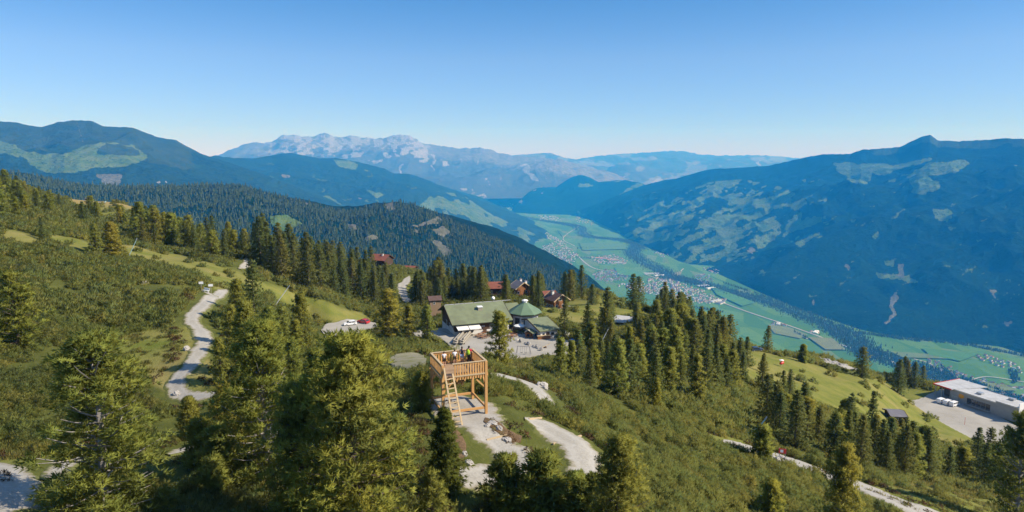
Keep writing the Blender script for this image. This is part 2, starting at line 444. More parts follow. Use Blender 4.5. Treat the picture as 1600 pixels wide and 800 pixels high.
q.bsdf(c, 0.95, 0.1, 0, q.bump(f1, 0.4, 0.05)); M['gravel'] = q.m
q = NT('mound_gravel'); f1 = q.noise(3.0, 5, 0.75); f2 = q.noise(0.5, 4, 0.6)
c = q.mix(q.ramp(f1, 0.3, 0.7), (0.20, 0.185, 0.125), (0.31, 0.28, 0.20))
c = q.mix(q.math('MULTIPLY', q.ramp(f2, 0.45, 0.65), 0.85), c, (0.16, 0.165, 0.05))
q.bsdf(c, 0.95, 0.1); M['mound'] = q.m
q = NT('brown_heather'); f1 = q.noise(3.0, 5, 0.75); f2 = q.noise(0.8, 4, 0.6)
c = q.mix(q.ramp(f1, 0.3, 0.7), (0.10, 0.065, 0.04), (0.20, 0.135, 0.075)); c = q.mix(q.ramp(f2, 0.5, 0.7), c, (0.10, 0.10, 0.035))
q.bsdf(c, 0.95, 0.05, 0, q.bump(f1, 0.8, 0.2)); M['heather'] = q.m
PATHPTS = []      # (x, y, halfwidth) for keeping plants off
def catmull(P, n):
    P = np.asarray(P, float); out = []
    E = np.vstack([2 * P[0] - P[1], P, 2 * P[-1] - P[-2]])
    for i in range(1, len(E) - 2):
        t = np.linspace(0, 1, n, endpoint=False)[:, None]
        a, b, c_, d = E[i - 1], E[i], E[i + 1], E[i + 2]
        out.append(0.5 * (2 * b + (c_ - a) * t + (2 * a - 5 * b + 4 * c_ - d) * t * t + (3 * b - a - 3 * c_ + d) * t ** 3))
    return np.vstack(out + [P[-1:]])
NSHEET = 0
def drape(L, Rr, nx, name, mat, kind='structure', lift=0.08, lab=None):
    """sheet between two lines of ground points"""
    t = np.linspace(0, 1, nx)
    G = L[:, None, :2] * (1 - t)[None, :, None] + Rr[:, None, :2] * t[None, :, None]
    x, y = G[..., 0], G[..., 1]
    e = np.minimum(t, 1 - t)[None]
    global NSHEET
    NSHEET += 1
    z = height(x, y) + lift + 0.0007 * y + 0.004 * NSHEET
    z = np.where(e < 1e-6, z - 0.16, z)
    dd = np.minimum(np.linalg.norm(G - G[:, :1], axis=-1), np.linalg.norm(G - G[:, -1:], axis=-1))
    o = link(bpy.data.objects.new(name, np_mesh(name, np.stack([x, y, z], -1).reshape(-1, 3), grid_faces(len(L), nx), [mat], True, {'border': np.clip(dd / 1.1, 0, 1).ravel(), 'across': (t[None] * np.ones(len(L))[:, None]).ravel()})))
    tag(o, kind=kind)
    for i in range(0, len(L), 2):
        for a in np.linspace(0.1, 0.9, max(2, int(np.hypot(*(L[i, :2] - Rr[i, :2])) / 2.5))):
            p = L[i, :2] * (1 - a) + Rr[i, :2] * a; PATHPTS.append((p[0], p[1], 1.6))
    return o
def spots(pix):
    """ground places of photo pixels; a third number over 30 is the distance where it is known"""
    return np.array([(at(p[0], p[1], p[2]) if len(p) > 2 and p[2] > 30 else ground([p[0]], [p[1]])[0])[:2] for p in pix])
def path(pix, width, name='path', mat=None, nx=13, sub=26):
    g = spots(pix)
    wd = np.array([width if len(p) < 3 or p[2] > 30 else p[2] for p in pix], float)
    c_ = catmull(np.column_stack([g, wd]), sub)
    tan = np.gradient(c_[:, :2], axis=0); tan /= np.linalg.norm(tan, axis=1)[:, None] + 1e-9
    nrm = np.stack([-tan[:, 1], tan[:, 0]], -1)
    k = np.arange(len(c_)); c_[:, 2] *= 0.35 + 0.65 * np.minimum(1, np.minimum(k, len(c_) - 1 - k) / 16.0)
    wl = c_[:, 2] / 2 * (1 + 0.30 * fbm(k / 7.0, k * 0, 31, 5)); wr = c_[:, 2] / 2 * (1 + 0.30 * fbm(k / 7.0, k * 0, 57, 5))
    return drape(c_[:, :2] + nrm * wl[:, None], c_[:, :2] - nrm * wr[:, None], nx, name, mat or M['gravel'])
def yard(top, bottom, name='gravel_yard', mat=None, nx=30):
    """area between a far and a near line (photo pixels)"""
    a = catmull(spots(top), 10); b = catmull(spots(bottom), 10)
    n = 60
    def rs(c_):
        s_ = np.concatenate([[0], np.cumsum(np.linalg.norm(np.diff(c_, axis=0), axis=1))]); tt = np.linspace(0, s_[-1], n)
        return np.stack([np.interp(tt, s_, c_[:, 0]), np.interp(tt, s_, c_[:, 1])], -1)
    a, b = rs(a), rs(b)
    j = np.stack([fbm(a[:, 0] / 3, a[:, 1] / 3, 5), fbm(a[:, 0] / 3, a[:, 1] / 3, 6)], -1)
    return drape(a + j * 0.8, b - j * 0.8, nx, name, mat or M['gravel'])
path([(385,404),(386,412),(374,421)], 3.2)
path([(356,454,2.8),(338,463),(318,478),(303,491),(303,505),(316,522),(317,540),(306,560),(290,580),(276,598),(280,614),(302,621),(330,618),(366,610)], 2.9)
path([(318,456),(330,462),(340,464)], 2.2)
path([(-60,726),(-10,738),(8,752),(6,780),(-14,820)], 4.2)
path([(262,712),(300,702),(356,696)], 2.2)
path([(70,752),(100,730),(130,705)], 2.0)
path([(664,630,3.0),(695,632,5.5),(725,640,5.8),(748,658,5.0),(770,682,3.8),(800,712,3.8),(822,740,3.6)], 3.8, nx=11)
path([(822,740),(780,742),(735,748),(700,758)], 3.2)
path([(765,590),(800,592),(826,600),(842,614),(858,632),(872,645)], 3.4)
path([(820,655),(850,668),(880,684),(905,702),(915,724,3.6),(908,744,2.8),(898,762,2.0)], 4.2)
path([(1130,689),(1158,699),(1190,708),(1230,720),(1275,735),(1320,752),(1370,772),(1420,792),(1480,818),(1560,850)], 7.0, 'road')
yard([(608,562),(622,554),(640,551),(656,554),(664,562)], [(610,570),(625,579),(642,582),(658,578),(668,568)], 'gravel_mound', M['mound'], 16)
yard([(503,516),(512,506),(530,502),(560,501),(586,505)], [(505,524),(514,540),(528,536),(556,522),(590,512)], 'car_park')
yard([(640,520),(690,512),(760,506),(830,518),(895,535),(920,545)], [(640,526),(690,533),(720,552),(790,562),(860,556),(918,556)], 'terrace', None, 40)
path([(645,524),(676,520),(700,524)], 5)
path([(716,540),(705,556),(690,566)], 2.6)
path([(640,432,3.0),(634,441),(628,452),(632,466),(640,476)], 4.5, 'road')
path([(840,474),(868,476),(892,480)], 4)
yard([(1236,560,258),(1262,561,262),(1290,566,264),(1310,573,266),(1336,580,268)], [(1238,566,248),(1268,570,248),(1290,578,247),(1302,587,240),(1345,591,252)])
path([(1326,580,262),(1356,586,266),(1385,593,270),(1412,603,274),(1440,613,279),(1456,619,283)], 4.5, 'road')
yard([(1398,615,258),(1430,620,276),(1470,619,294),(1500,631,288),(1550,649,266),(1600,670,248)], [(1398,619,250),(1430,636,244),(1470,656,236),(1500,668,232),(1520,688,224),(1560,712,212)], 'gravel_yard', None, 40)
yard([(758,656),(772,660),(792,672),(812,684)], [(756,661),(770,672),(796,692),(818,692)], 'heather_bank', M['heather'], 14)
yard([(690,668),(715,675),(728,700)], [(684,690),(700,720),(726,724)], 'heather_bank', M['heather'], 12)
PATHPTS = np.array(PATHPTS)
from mathutils.kdtree import KDTree
_kd = KDTree(len(PATHPTS))
for i, p in enumerate(PATHPTS): _kd.insert((p[0], p[1], 0), i)
_kd.balance()
def near_path(x, y): return _kd.find((x, y, 0))[2]

# ================================================================== VALLEY FLOOR AND MOUNTAINS
q = NT('valley_fields')
mp = q.n('ShaderNodeMapping', Rotation=(0, 0, R(-20)), Scale=(1 / 130, 1 / 420, 1)); q.l(q.co.outputs['Object'], mp.inputs[0])
vo = q.n('ShaderNodeTexVoronoi', Scale=1.0); q.l(mp.outputs[0], vo.inputs['Vector'])
sep = q.t.nodes.new('ShaderNodeSeparateColor'); q.l(vo.outputs['Color'], sep.inputs[0])
c = q.mix(sep.outputs[0], (0.048, 0.130, 0.024), (0.100, 0.195, 0.042))
c = q.mix(q.math('MULTIPLY', q.math('GREATER_THAN', sep.outputs[1], 0.9), 0.6), c, (0.14, 0.17, 0.07))
c = q.mix(q.ramp(q.noise(0.012, 3), 0.55, 0.75), c, (0.045, 0.13, 0.03))
q.bsdf(c, 0.95, 0.05); M['fields'] = q.m
vb = MB(); vb.add([(-22000, 300, VZ), (24000, 300, VZ), (24000, 33000, VZ), (-22000, 33000, VZ)], [(0, 1, 2, 3)])
tag(vb.build('valley_floor', M['fields']), kind='structure')

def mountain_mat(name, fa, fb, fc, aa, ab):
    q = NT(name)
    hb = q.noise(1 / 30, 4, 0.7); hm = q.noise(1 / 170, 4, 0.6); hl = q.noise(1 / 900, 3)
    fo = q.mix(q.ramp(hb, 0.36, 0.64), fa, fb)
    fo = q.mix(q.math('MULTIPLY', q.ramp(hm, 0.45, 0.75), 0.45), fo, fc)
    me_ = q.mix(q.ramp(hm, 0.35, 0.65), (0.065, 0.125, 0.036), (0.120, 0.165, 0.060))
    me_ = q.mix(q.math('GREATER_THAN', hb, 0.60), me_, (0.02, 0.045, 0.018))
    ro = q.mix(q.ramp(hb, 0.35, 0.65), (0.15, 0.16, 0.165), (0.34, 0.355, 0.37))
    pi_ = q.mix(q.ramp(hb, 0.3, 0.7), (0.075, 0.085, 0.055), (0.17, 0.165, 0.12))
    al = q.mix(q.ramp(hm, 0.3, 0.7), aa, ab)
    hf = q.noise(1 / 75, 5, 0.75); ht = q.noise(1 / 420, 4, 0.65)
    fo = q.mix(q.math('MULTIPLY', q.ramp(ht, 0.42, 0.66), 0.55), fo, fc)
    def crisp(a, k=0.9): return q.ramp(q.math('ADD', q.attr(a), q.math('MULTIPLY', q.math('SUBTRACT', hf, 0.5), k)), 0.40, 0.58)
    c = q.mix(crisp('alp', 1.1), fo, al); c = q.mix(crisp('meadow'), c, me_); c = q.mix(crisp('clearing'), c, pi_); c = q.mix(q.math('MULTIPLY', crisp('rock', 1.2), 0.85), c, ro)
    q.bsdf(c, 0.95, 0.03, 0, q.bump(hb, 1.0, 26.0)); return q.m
M['mountain'] = mountain_mat('mountain_forest', (0.001, 0.007, 0.007), (0.008, 0.031, 0.018), (0.009, 0.034, 0.018), (0.026, 0.050, 0.024), (0.050, 0.074, 0.036))  # shade of the trees on each other is put into these dark colours
M['sunlit_hill_forest'] = mountain_mat('sunlit_hill_forest', (0.006, 0.018, 0.014), (0.026, 0.058, 0.034), (0.026, 0.060, 0.032), (0.024, 0.048, 0.024), (0.046, 0.070, 0.034))  # lighter copy for the sunlit hills: their sunlight is put into the colours
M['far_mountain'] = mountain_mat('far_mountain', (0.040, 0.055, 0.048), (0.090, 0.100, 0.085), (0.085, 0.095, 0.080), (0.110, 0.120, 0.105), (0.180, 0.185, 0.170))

def loft(crest, base, nu, nv, amp, sc=900, gully=0.5, masks=None, back=0.55, prof=1.0, jag=0.0, seed=0, over=0.06, name='mountain', mid=None, mat='mountain', soft=9):
    crest = np.array(crest, float); base = np.array(base, float)
    px = np.linspace(crest[0, 0], crest[-1, 0], nu)
    cpy = np.interp(px, crest[:, 0], crest[:, 1]); cd = np.interp(px, crest[:, 0], crest[:, 2])
    kk = max(3, nu // 160); ker = np.ones(kk) / kk
    sm_ = lambda a: np.convolve(np.pad(a, kk // 2, mode='edge'), ker, 'same')[kk // 2: kk // 2 + len(a)]
    cd = sm_(sm_(cd)); jg = jag * fbm(px / 7.0, px * 0, seed + 3, 4)
    k2 = max(5, int(nu / soft) | 1); hk = np.hanning(k2 + 2)[1:-1]; hk /= hk.sum(); sm2 = lambda a: np.convolve(np.pad(a, k2 // 2, mode='reflect', reflect_type='odd'), hk, 'valid')[:len(a)]
    cpy_full = cpy + jg; cpy = sm2(cpy); cd = sm2(cd); fine_ = cpy_full - jg - cpy
    bpy_ = np.interp(px, base[:, 0], base[:, 1]); bd = base[:, 2]
    if (bd <= 0).all(): Bp = on_valley(px, bpy_)
    else: Bp = at(px, bpy_, sm_(np.interp(px, base[:, 0], bd)))
    Cp = at(px, cpy, cd)
    t = np.concatenate([-np.linspace(1, 0, nv // 4, endpoint=False) ** 1.3, np.linspace(0, 1 + over, nv)])[:, None]
    y = Cp[None, :, 1] + (Bp[None, :, 1] - Cp[None, :, 1]) * t
    x = Cp[None, :, 0] + (Bp[None, :, 0] - Cp[None, :, 0]) * t
    zt = np.sign(t) * np.abs(t) ** prof
    drop = np.maximum(Cp[None, :, 2] - Bp[None, :, 2], 60)
    z = np.where(t >= 0, Cp[None, :, 2] - drop * zt, Cp[None, :, 2] - drop * np.abs(t) * back)
    env = np.where(t > 0, np.sin(np.clip(t, 0, 1) * np.pi) ** 0.7 * (0.35 + 0.65 * np.clip(t * 4, 0, 1)), np.clip(-t * 3, 0, 1) * 0.5)
    g = ridged(x / sc, y / sc, seed, 5) - 0.55
    s2 = ridged(px[None] / (sc / 14) + 0.5 * t + 0.25 * fbm(x / sc, y / sc, seed + 5, 2), t * 0.9 + px[None] / 400, seed + 9, 4) - 0.55
    z = z + amp * env * (g + gully * s2)
    z = z + (at(px, cpy + jg, cd)[:, 2] - Cp[:, 2])[None] * np.exp(-np.abs(t) / 0.05) + (at(px, cpy + fine_, cd)[:, 2] - Cp[:, 2])[None] * np.exp(-np.abs(t) / 0.2)
    z = np.maximum(z, VZ - 40)
    P = np.stack([x, y, z], -1)
    qx, qy = project(P)
    jx_ = qx + 7 * fbm(qx / 9, qy / 5, seed + 40, 4); jy_ = qy + 3.0 * fbm(qx / 9, qy / 5, seed + 41, 4)
    at_ = {k: np.zeros(qx.shape) for k in ('meadow', 'rock', 'clearing', 'alp')}
    if masks: masks(at_, jx_, jy_, qx, qy, t * np.ones_like(qx), x, y, z, np.interp(qx, px, cpy_full))
    for k in at_:
        a = at_[k]; a[1:-1, 1:-1] = (a[1:-1, 1:-1] * 2 + a[:-2, 1:-1] + a[2:, 1:-1] + a[1:-1, :-2] + a[1:-1, 2:]) / 6
    o = link(bpy.data.objects.new(name, np_mesh(name, P.reshape(-1, 3), grid_faces(len(t), nu), [M[mat]], True, {k: v.ravel() for k, v in at_.items()})))
    tag(o, kind='structure'); return o, P, qx, qy

# right mountain
def m_right(A, jx, jy, qx, qy, t, x, y, z, cp):
    polys = [
     [(1303,256),(1320,253),(1340,256),(1370,254),(1395,259),(1420,254),(1440,248),(1456,246),(1450,252),(1420,259),(1400,266),(1375,275),(1362,272),(1355,286),(1340,286),(1325,281),(1325,275),(1305,268)],
     [(1150,318),(1180,310),(1215,306),(1240,312),(1225,322),(1190,330),(1160,332)], [(1090,345),(1130,335),(1160,338),(1140,352),(1100,360)], [(1010,345),(1050,332),(1080,336),(1060,350),(1020,356)], [(1180,352),(1215,344),(1220,352),(1190,364)], [(1120,372),(1150,366),(1160,372),(1130,384)], [(1075,388),(1105,380),(1112,388),(1085,398)], [(1000,368),(1030,362),(1040,370),(1010,376)],
     [(1410,276),(1440,262),(1455,254),(1480,253),(1510,248),(1516,256),(1495,268),(1465,274)],
     [(1420,276),(1440,272),(1460,281),(1470,295),(1442,303),(1425,301),(1423,286)],
     [(1455,327),(1480,326),(1492,333),(1480,347),(1465,345)], [(1478,355),(1492,356),(1485,362)],
     [(1222,370),(1240,347),(1270,338),(1296,337),(1270,352),(1240,362)], [(1327,343),(1340,342),(1334,348)],
     [(1380,407),(1397,408),(1394,416),(1384,414)], [(1366,427),(1388,428),(1420,430),(1436,441),(1420,443),(1402,436),(1372,436)],
     [(1362,370),(1378,361),(1370,374)], [(1250,281),(1262,279),(1256,286)]]
    for p in polys: A['meadow'] = np.maximum(A['meadow'], inside(jx, jy, p))
    zone = inside(qx, qy, [(935,372),(960,340),(1010,318),(1060,298),(1110,284),(1160,280),(1215,290),(1240,300),(1262,318),(1250,345),(1215,372),(1200,385),(1160,400),(1100,420),(1040,405),(985,380)])
    ang = R(24); a = (qx * math.cos(ang) - qy * math.sin(ang)); b = (qx * math.sin(ang) + qy * math.cos(ang))
    stv = 0.6 * fbm(a / 34, b / 7.5, 77, 4) + 0.55 * fbm(a / 15, b / 4.5, 79, 4)
    A['meadow'] = np.maximum(A['meadow'], smooth(0.0, 0.08, stv) * zone)
    z2 = inside(qx, qy, [(1090,420),(1130,380),(1220,345),(1300,345),(1250,400),(1180,440)])
    A['meadow'] = np.maximum(A['meadow'], smooth(0.27, 0.33, fbm(a / 26, b / 7, 78, 4)) * z2)
    for p in ([(1400,450),(1404,462),(1398,480),(1402,490),(1388,505),(1362,514),(1375,508),(1392,494),(1391,474),(1388,464)], [(1268,467),(1275,464),(1270,482)],
              [(1240,393),(1256,386),(1250,392)], [(1400,412),(1414,413),(1412,436),(1402,432)], [(1546,450),(1556,455),(1552,475)], [(1568,504),(1582,498),(1580,508),(1570,512)], [(1322,412),(1330,418),(1322,425)],
              [(1164,390),(1176,384),(1180,398)]):
        A['clearing'] = np.maximum(A['clearing'], inside(jx, jy, p) * 0.8)
    A['alp'] = np.maximum(A['alp'], (1 - smooth(6, 18, qy - cp + 7 * fbm(qx / 25, qy / 9, 5))) * smooth(1330, 1400, qx))
    A['meadow'] = np.maximum(A['meadow'], smooth(0.36, 0.44, fbm(a / 15, b / 5, 92, 4)) * (t > 0.2) * (t < 0.95) * 0.6)
RB = [(900,338),(928,345),(960,360),(990,378),(1045,400),(1080,420),(1120,428),(1150,440),(1200,462),(1250,484),(1300,500),(1345,515),(1400,526),(1450,531),(1500,536),(1560,541),(1600,553),(1700,585),(1800,620),(1950,660)]
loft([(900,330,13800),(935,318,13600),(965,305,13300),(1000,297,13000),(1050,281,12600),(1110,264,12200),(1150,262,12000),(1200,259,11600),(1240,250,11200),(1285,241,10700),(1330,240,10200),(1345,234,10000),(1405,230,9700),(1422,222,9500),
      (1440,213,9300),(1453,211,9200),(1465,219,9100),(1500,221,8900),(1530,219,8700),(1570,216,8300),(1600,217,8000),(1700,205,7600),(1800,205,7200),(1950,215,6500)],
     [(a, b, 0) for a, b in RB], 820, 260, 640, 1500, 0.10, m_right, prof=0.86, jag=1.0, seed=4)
# valley head hill
def m_hill(A, jx, jy, qx, qy, t, x, y, z, cp):
    for p in ([(904,287),(925,284),(922,293),(905,294)], [(980,293),(1000,287),(1016,296),(980,318),(945,335),(955,320)], [(934,285),(975,281),(970,284)]):
        A['meadow'] = np.maximum(A['meadow'], inside(jx, jy, p) * (fbm(qx / 12, qy / 5, 8) > -0.15))
    for p in ([(833,298),(840,293),(838,298)], [(843,302),(850,297),(846,304)], [(810,315),(820,307),(814,318)]): A['rock'] = np.maximum(A['rock'], inside(jx, jy, p) * 0.7)
loft([(770,345,14500),(795,334,15000),(810,316,15500),(826,300,16000),(840,293,16300),(870,292,16500),(880,285,16600),(892,277,16600),(905,273,16600),(915,275,16500),(925,279,16400),(935,284,16300),(955,282,16000),(975,281,15800),(1000,285,15300),(1012,290,15000),(1040,300,14700),(1080,310,14400)],
     [(770,346,0),(800,332,0),(830,334,0),(900,336,0),(935,340,0),(1000,352,0),(1080,372,0)], 330, 80, 150, 1300, 0.6, m_hill, jag=0.8, seed=12)
# forested hills beyond the near ridge, on the way down to the valley
def m_mid(A, jx, jy, qx, qy, t, x, y, z, cp):
    for p in ([(524,250),(545,249),(562,258),(556,266),(545,262),(530,262)], [(500,306),(514,307),(538,320),(538,326),(516,320)], [(573,299),(588,298),(600,305),(590,308)], [(577,310),(590,312),(594,318)], [(420,274),(430,278),(432,285),(424,281)], [(570,262),(580,268),(570,268)]):
        A['meadow'] = np.maximum(A['meadow'], inside(jx, jy, p))
    zn = inside(qx, qy, [(655,322),(680,300),(720,302),(760,330),(800,350),(850,372),(880,390),(840,386),(780,372),(720,350)])
    a = qx * 0.85 + qy * 0.5; b = -qx * 0.5 + qy * 0.85
    A['meadow'] = np.maximum(A['meadow'], zn * smooth(-0.02, 0.06, fbm(a / 22, b / 8, 5, 4)))
    for p in ([(558,308),(568,312),(562,314)], [(440,272),(452,276),(446,279)]): A['clearing'] = np.maximum(A['clearing'], inside(jx, jy, p))
    A['meadow'] = np.maximum(A['meadow'], smooth(0.45, 0.5, fbm(qx / 14, qy / 6, 93, 3)) * (t > 0.15) * 0.5)
loft([(250,262,9000),(300,250,9200),(335,243,9500),(365,247,9900),(400,247,10400),(425,243,10800),(440,240,11000),(455,239,11000),(480,244,11200),(500,247,11300),(525,247,11400),(560,253,11500),(600,263,11500),(615,271,11500),(640,272,11600),(660,278,11700),(680,288,11700),(700,296,11700),(730,309,11700),(760,325,11600),(790,341,11400),(820,352,11000),(850,366,10400),(872,382,9800),(890,396,9300)],
     [(250,330,7000),(400,345,7400),(560,352,7600),(650,360,7800),(720,372,8200),(780,380,8700),(830,392,9000),(890,402,9100)], 520, 150, 260, 1100, 0.2, m_mid, mat='sunlit_hill_forest', jag=0.8, seed=23, over=0.25)
# big mountain at the left
def m_left(A, jx, jy, qx, qy, t, x, y, z, cp):
    mead_ = inside(jx, jy, [(-40,212),(10,222),(40,236),(62,240),(92,240),(110,236),(140,226),(156,222),(180,222),(212,228),(232,246),(214,255),(192,262),(150,262),(120,270),(82,272),(50,260),(38,246),(-40,232)])
    mead_ &= ~inside(jx, jy, [(152,240),(156,232),(165,224),(190,225),(212,234),(218,244),(188,242)])
    A['meadow'] = np.maximum(A['meadow'], mead_ * 0.8)
    A['alp'] = np.maximum(A['alp'], (1 - smooth(28, 52, qy - cp + 22 * fbm(qx / 30, qy / 12, 15))) * (1 - smooth(270, 330, qx)))
    A['clearing'] = np.maximum(A['clearing'], inside(jx, jy, [(152,273),(192,272),(188,288),(165,291)]))
    line = np.abs(qx - (120 + (qy - 190) * 0.31)) < 0.9
    A['clearing'] = np.maximum(A['clearing'], line * (qy > 190) * (qy < 250) * 0.7)
    for p in ([(106,248),(117,249),(112,250)], [(240,286),(250,282),(252,286)], [(258,282),(262,286),(258,286)]): A['rock'] = np.maximum(A['rock'], inside(qx, qy, p))
loft([(-420,190,7000),(-300,200,7000),(-120,186,7000),(0,190,7000),(25,191,7000),(45,196,7000),(65,199,7000),(90,191,7100),(115,188,7200),(125,188,7200),(145,189,7200),(160,197,7200),(175,198,7300),(205,199,7400),(225,206,7500),(245,214,7600),(275,219,7700),(290,228,7800),(310,238,7900),(330,246,8000),(360,254,8100),(420,275,8200),(480,300,8200),(560,335,8200)],
     [(-420,290,4600),(0,305,4900),(200,315,5100),(330,330,5400),(560,362,6000)], 640, 190, 300, 1100, 0.2, m_left, mat='sunlit_hill_forest', jag=0.9, seed=31, over=0.15)
# limestone range
def m_rock(A, jx, jy, qx, qy, t, x, y, z, cp):
    k = 1 - smooth(18, 40, qy - cp + 26 * fbm(qx / 16, qy / 9, 61, 4))
    k *= smooth(392, 440, qx) * (1 - smooth(655, 690, qx))
    A['rock'] = np.maximum(A['rock'], k * smooth(-0.18, 0.06, fbm(qx / 7, qy / 4, 62, 4)))
    A['alp'] = np.maximum(A['alp'], (1 - smooth(12, 40, qy - cp)) * 0.6)
    for p in ([(674,240),(680,244),(678,262),(675,276),(676,256)], [(622,258),(630,254),(624,274)], [(812,257),(822,254),(832,268),(841,284),(834,284),(824,272)], [(690,254),(700,252),(702,259),(690,259)], [(740,306),(756,303),(760,309)], [(718,296),(732,292),(730,298)]):
        A['rock'] = np.maximum(A['rock'], inside(jx, jy, p))
    A['rock'] = np.maximum(A['rock'], smooth(0.42, 0.5, fbm(qx / 9, qy / 9, 66, 3)) * 0.5)
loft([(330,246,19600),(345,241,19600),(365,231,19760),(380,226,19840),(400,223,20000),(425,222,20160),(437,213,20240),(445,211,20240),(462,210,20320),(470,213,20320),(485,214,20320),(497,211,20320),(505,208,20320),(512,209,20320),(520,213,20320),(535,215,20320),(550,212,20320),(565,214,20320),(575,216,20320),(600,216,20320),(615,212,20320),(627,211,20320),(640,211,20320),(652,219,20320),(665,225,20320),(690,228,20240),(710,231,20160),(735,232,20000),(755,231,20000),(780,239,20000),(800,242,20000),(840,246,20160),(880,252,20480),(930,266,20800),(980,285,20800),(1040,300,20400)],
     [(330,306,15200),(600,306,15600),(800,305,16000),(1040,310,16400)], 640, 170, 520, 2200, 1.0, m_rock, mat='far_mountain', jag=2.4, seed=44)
# paler ranges behind the valley head
def m_far(A, jx, jy, qx, qy, t, x, y, z, cp):
    A['alp'] = np.maximum(A['alp'], smooth(-0.1, 0.4, fbm(qx / 20, qy / 8, 71)) * 0.8)
    for p in ([(965,285),(975,274),(978,285),(965,290)], [(1010,290),(1030,278),(1038,284),(1020,292)], [(1178,255),(1186,250),(1190,262)]): A['rock'] = np.maximum(A['rock'], inside(jx, jy, p))
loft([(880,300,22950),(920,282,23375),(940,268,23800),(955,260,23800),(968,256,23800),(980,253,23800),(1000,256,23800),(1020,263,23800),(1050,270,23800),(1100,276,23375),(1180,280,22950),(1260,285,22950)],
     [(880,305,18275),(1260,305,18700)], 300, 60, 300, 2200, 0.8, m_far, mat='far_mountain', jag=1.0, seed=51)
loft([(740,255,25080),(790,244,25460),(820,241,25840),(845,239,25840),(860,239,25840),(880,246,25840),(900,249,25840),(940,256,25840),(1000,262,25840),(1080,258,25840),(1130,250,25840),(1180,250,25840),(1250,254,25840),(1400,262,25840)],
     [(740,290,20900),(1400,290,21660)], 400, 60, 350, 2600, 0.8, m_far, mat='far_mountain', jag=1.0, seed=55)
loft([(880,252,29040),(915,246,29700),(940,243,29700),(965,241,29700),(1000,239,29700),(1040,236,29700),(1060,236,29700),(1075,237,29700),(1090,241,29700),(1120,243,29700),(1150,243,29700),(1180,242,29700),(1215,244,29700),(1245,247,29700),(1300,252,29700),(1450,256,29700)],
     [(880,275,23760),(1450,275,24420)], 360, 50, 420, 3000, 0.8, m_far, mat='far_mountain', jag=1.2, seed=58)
# near forested ridge (its trees stand on it as a wood of their own)
CLEAR1 = [[(421,337),(450,336),(475,350),(440,362),(425,353)]]
CLEAR2 = [[(600,318),(612,316),(616,326),(606,330)], [(640,352),(668,345),(685,338),(690,344),(670,352),(650,356)], [(672,360),(690,352),(708,364),(690,370)], [(540,350),(556,350),(560,360),(552,360)], [(567,372),(582,366),(595,372),(578,378)], [(675,376),(690,378),(705,392),(695,402),(684,390)], [(645,356),(655,362),(648,366)], [(592,332),(600,336),(598,340)], [(470,312),(490,318),(480,320)]]
def m_ridge(A, jx, jy, qx, qy, t, x, y, z, cp):
    for p in CLEAR1: A['meadow'] = np.maximum(A['meadow'], inside(qx, qy, p))
    for p in CLEAR2: A['clearing'] = np.maximum(A['clearing'], inside(jx, jy, p))
ridge_o, RP, RX, RY = loft([(-420,250,2300),(-250,262,2400),(0,268,2500),(40,270,2500),(75,279,2500),(130,289,2550),(200,292,2600),(260,291,2600),(330,288,2650),(380,290,2650),(430,304,2650),(470,314,2650),(510,325,2600),(545,331,2600),(575,325,2650),(600,317,2700),(620,315,2700),(645,319,2700),(680,331,2700),(720,349,2700),(780,376,2650),(830,401,2600),(870,424,2550),(900,441,2500),(925,468,2450),(970,520,2400),(1050,600,2300)],
     [(-420,380,1500),(0,390,1600),(300,405,1700),(600,450,1750),(800,500,1800),(1050,680,1850)], 560, 200, 80, 420, 0.3, m_ridge, prof=1.0, seed=66, over=0.3, name='forested_ridge')

# ------------------------------------------------------------------ haze
q = NT('haze'); q.t.nodes.clear(); out = q.t.nodes.new('ShaderNodeOutputMaterial')
pv = q.t.nodes.new('ShaderNodeVolumePrincipled')
pv.inputs['Color'].default_value = (0.022, 0.36, 1.0, 1); pv.inputs['Absorption Color'].default_value = (1, 1, 1, 1)
pv.inputs['Density'].default_value = 6.8e-5; pv.inputs['Anisotropy'].default_value = 0.0
q.t.links.new(pv.outputs[0], out.inputs['Volume'])
hz = MB(); hz.box(-24000, -2500, VZ - 60, 26000, 36000, 1150); hzo = hz.build('haze', q.m); tag(hzo, kind='stuff')
# ================================================================== PLANT PROTOTYPES
M['bark'] = wood('bark', (0.10, 0.075, 0.055), (0.19, 0.15, 0.12))
M['dead_wood'] = wood('weathered_wood', (0.20, 0.185, 0.17), (0.36, 0.34, 0.32))
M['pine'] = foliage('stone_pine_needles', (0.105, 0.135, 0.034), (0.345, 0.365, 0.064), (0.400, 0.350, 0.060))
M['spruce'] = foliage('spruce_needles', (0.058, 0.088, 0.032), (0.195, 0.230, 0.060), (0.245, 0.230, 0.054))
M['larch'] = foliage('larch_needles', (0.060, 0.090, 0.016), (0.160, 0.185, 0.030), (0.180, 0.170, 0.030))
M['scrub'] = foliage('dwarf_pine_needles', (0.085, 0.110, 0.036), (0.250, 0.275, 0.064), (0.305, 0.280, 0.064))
M['grassblade'] = foliage('grass_blades', (0.16, 0.185, 0.04), (0.32, 0.30, 0.07), (0.36, 0.28, 0.10))

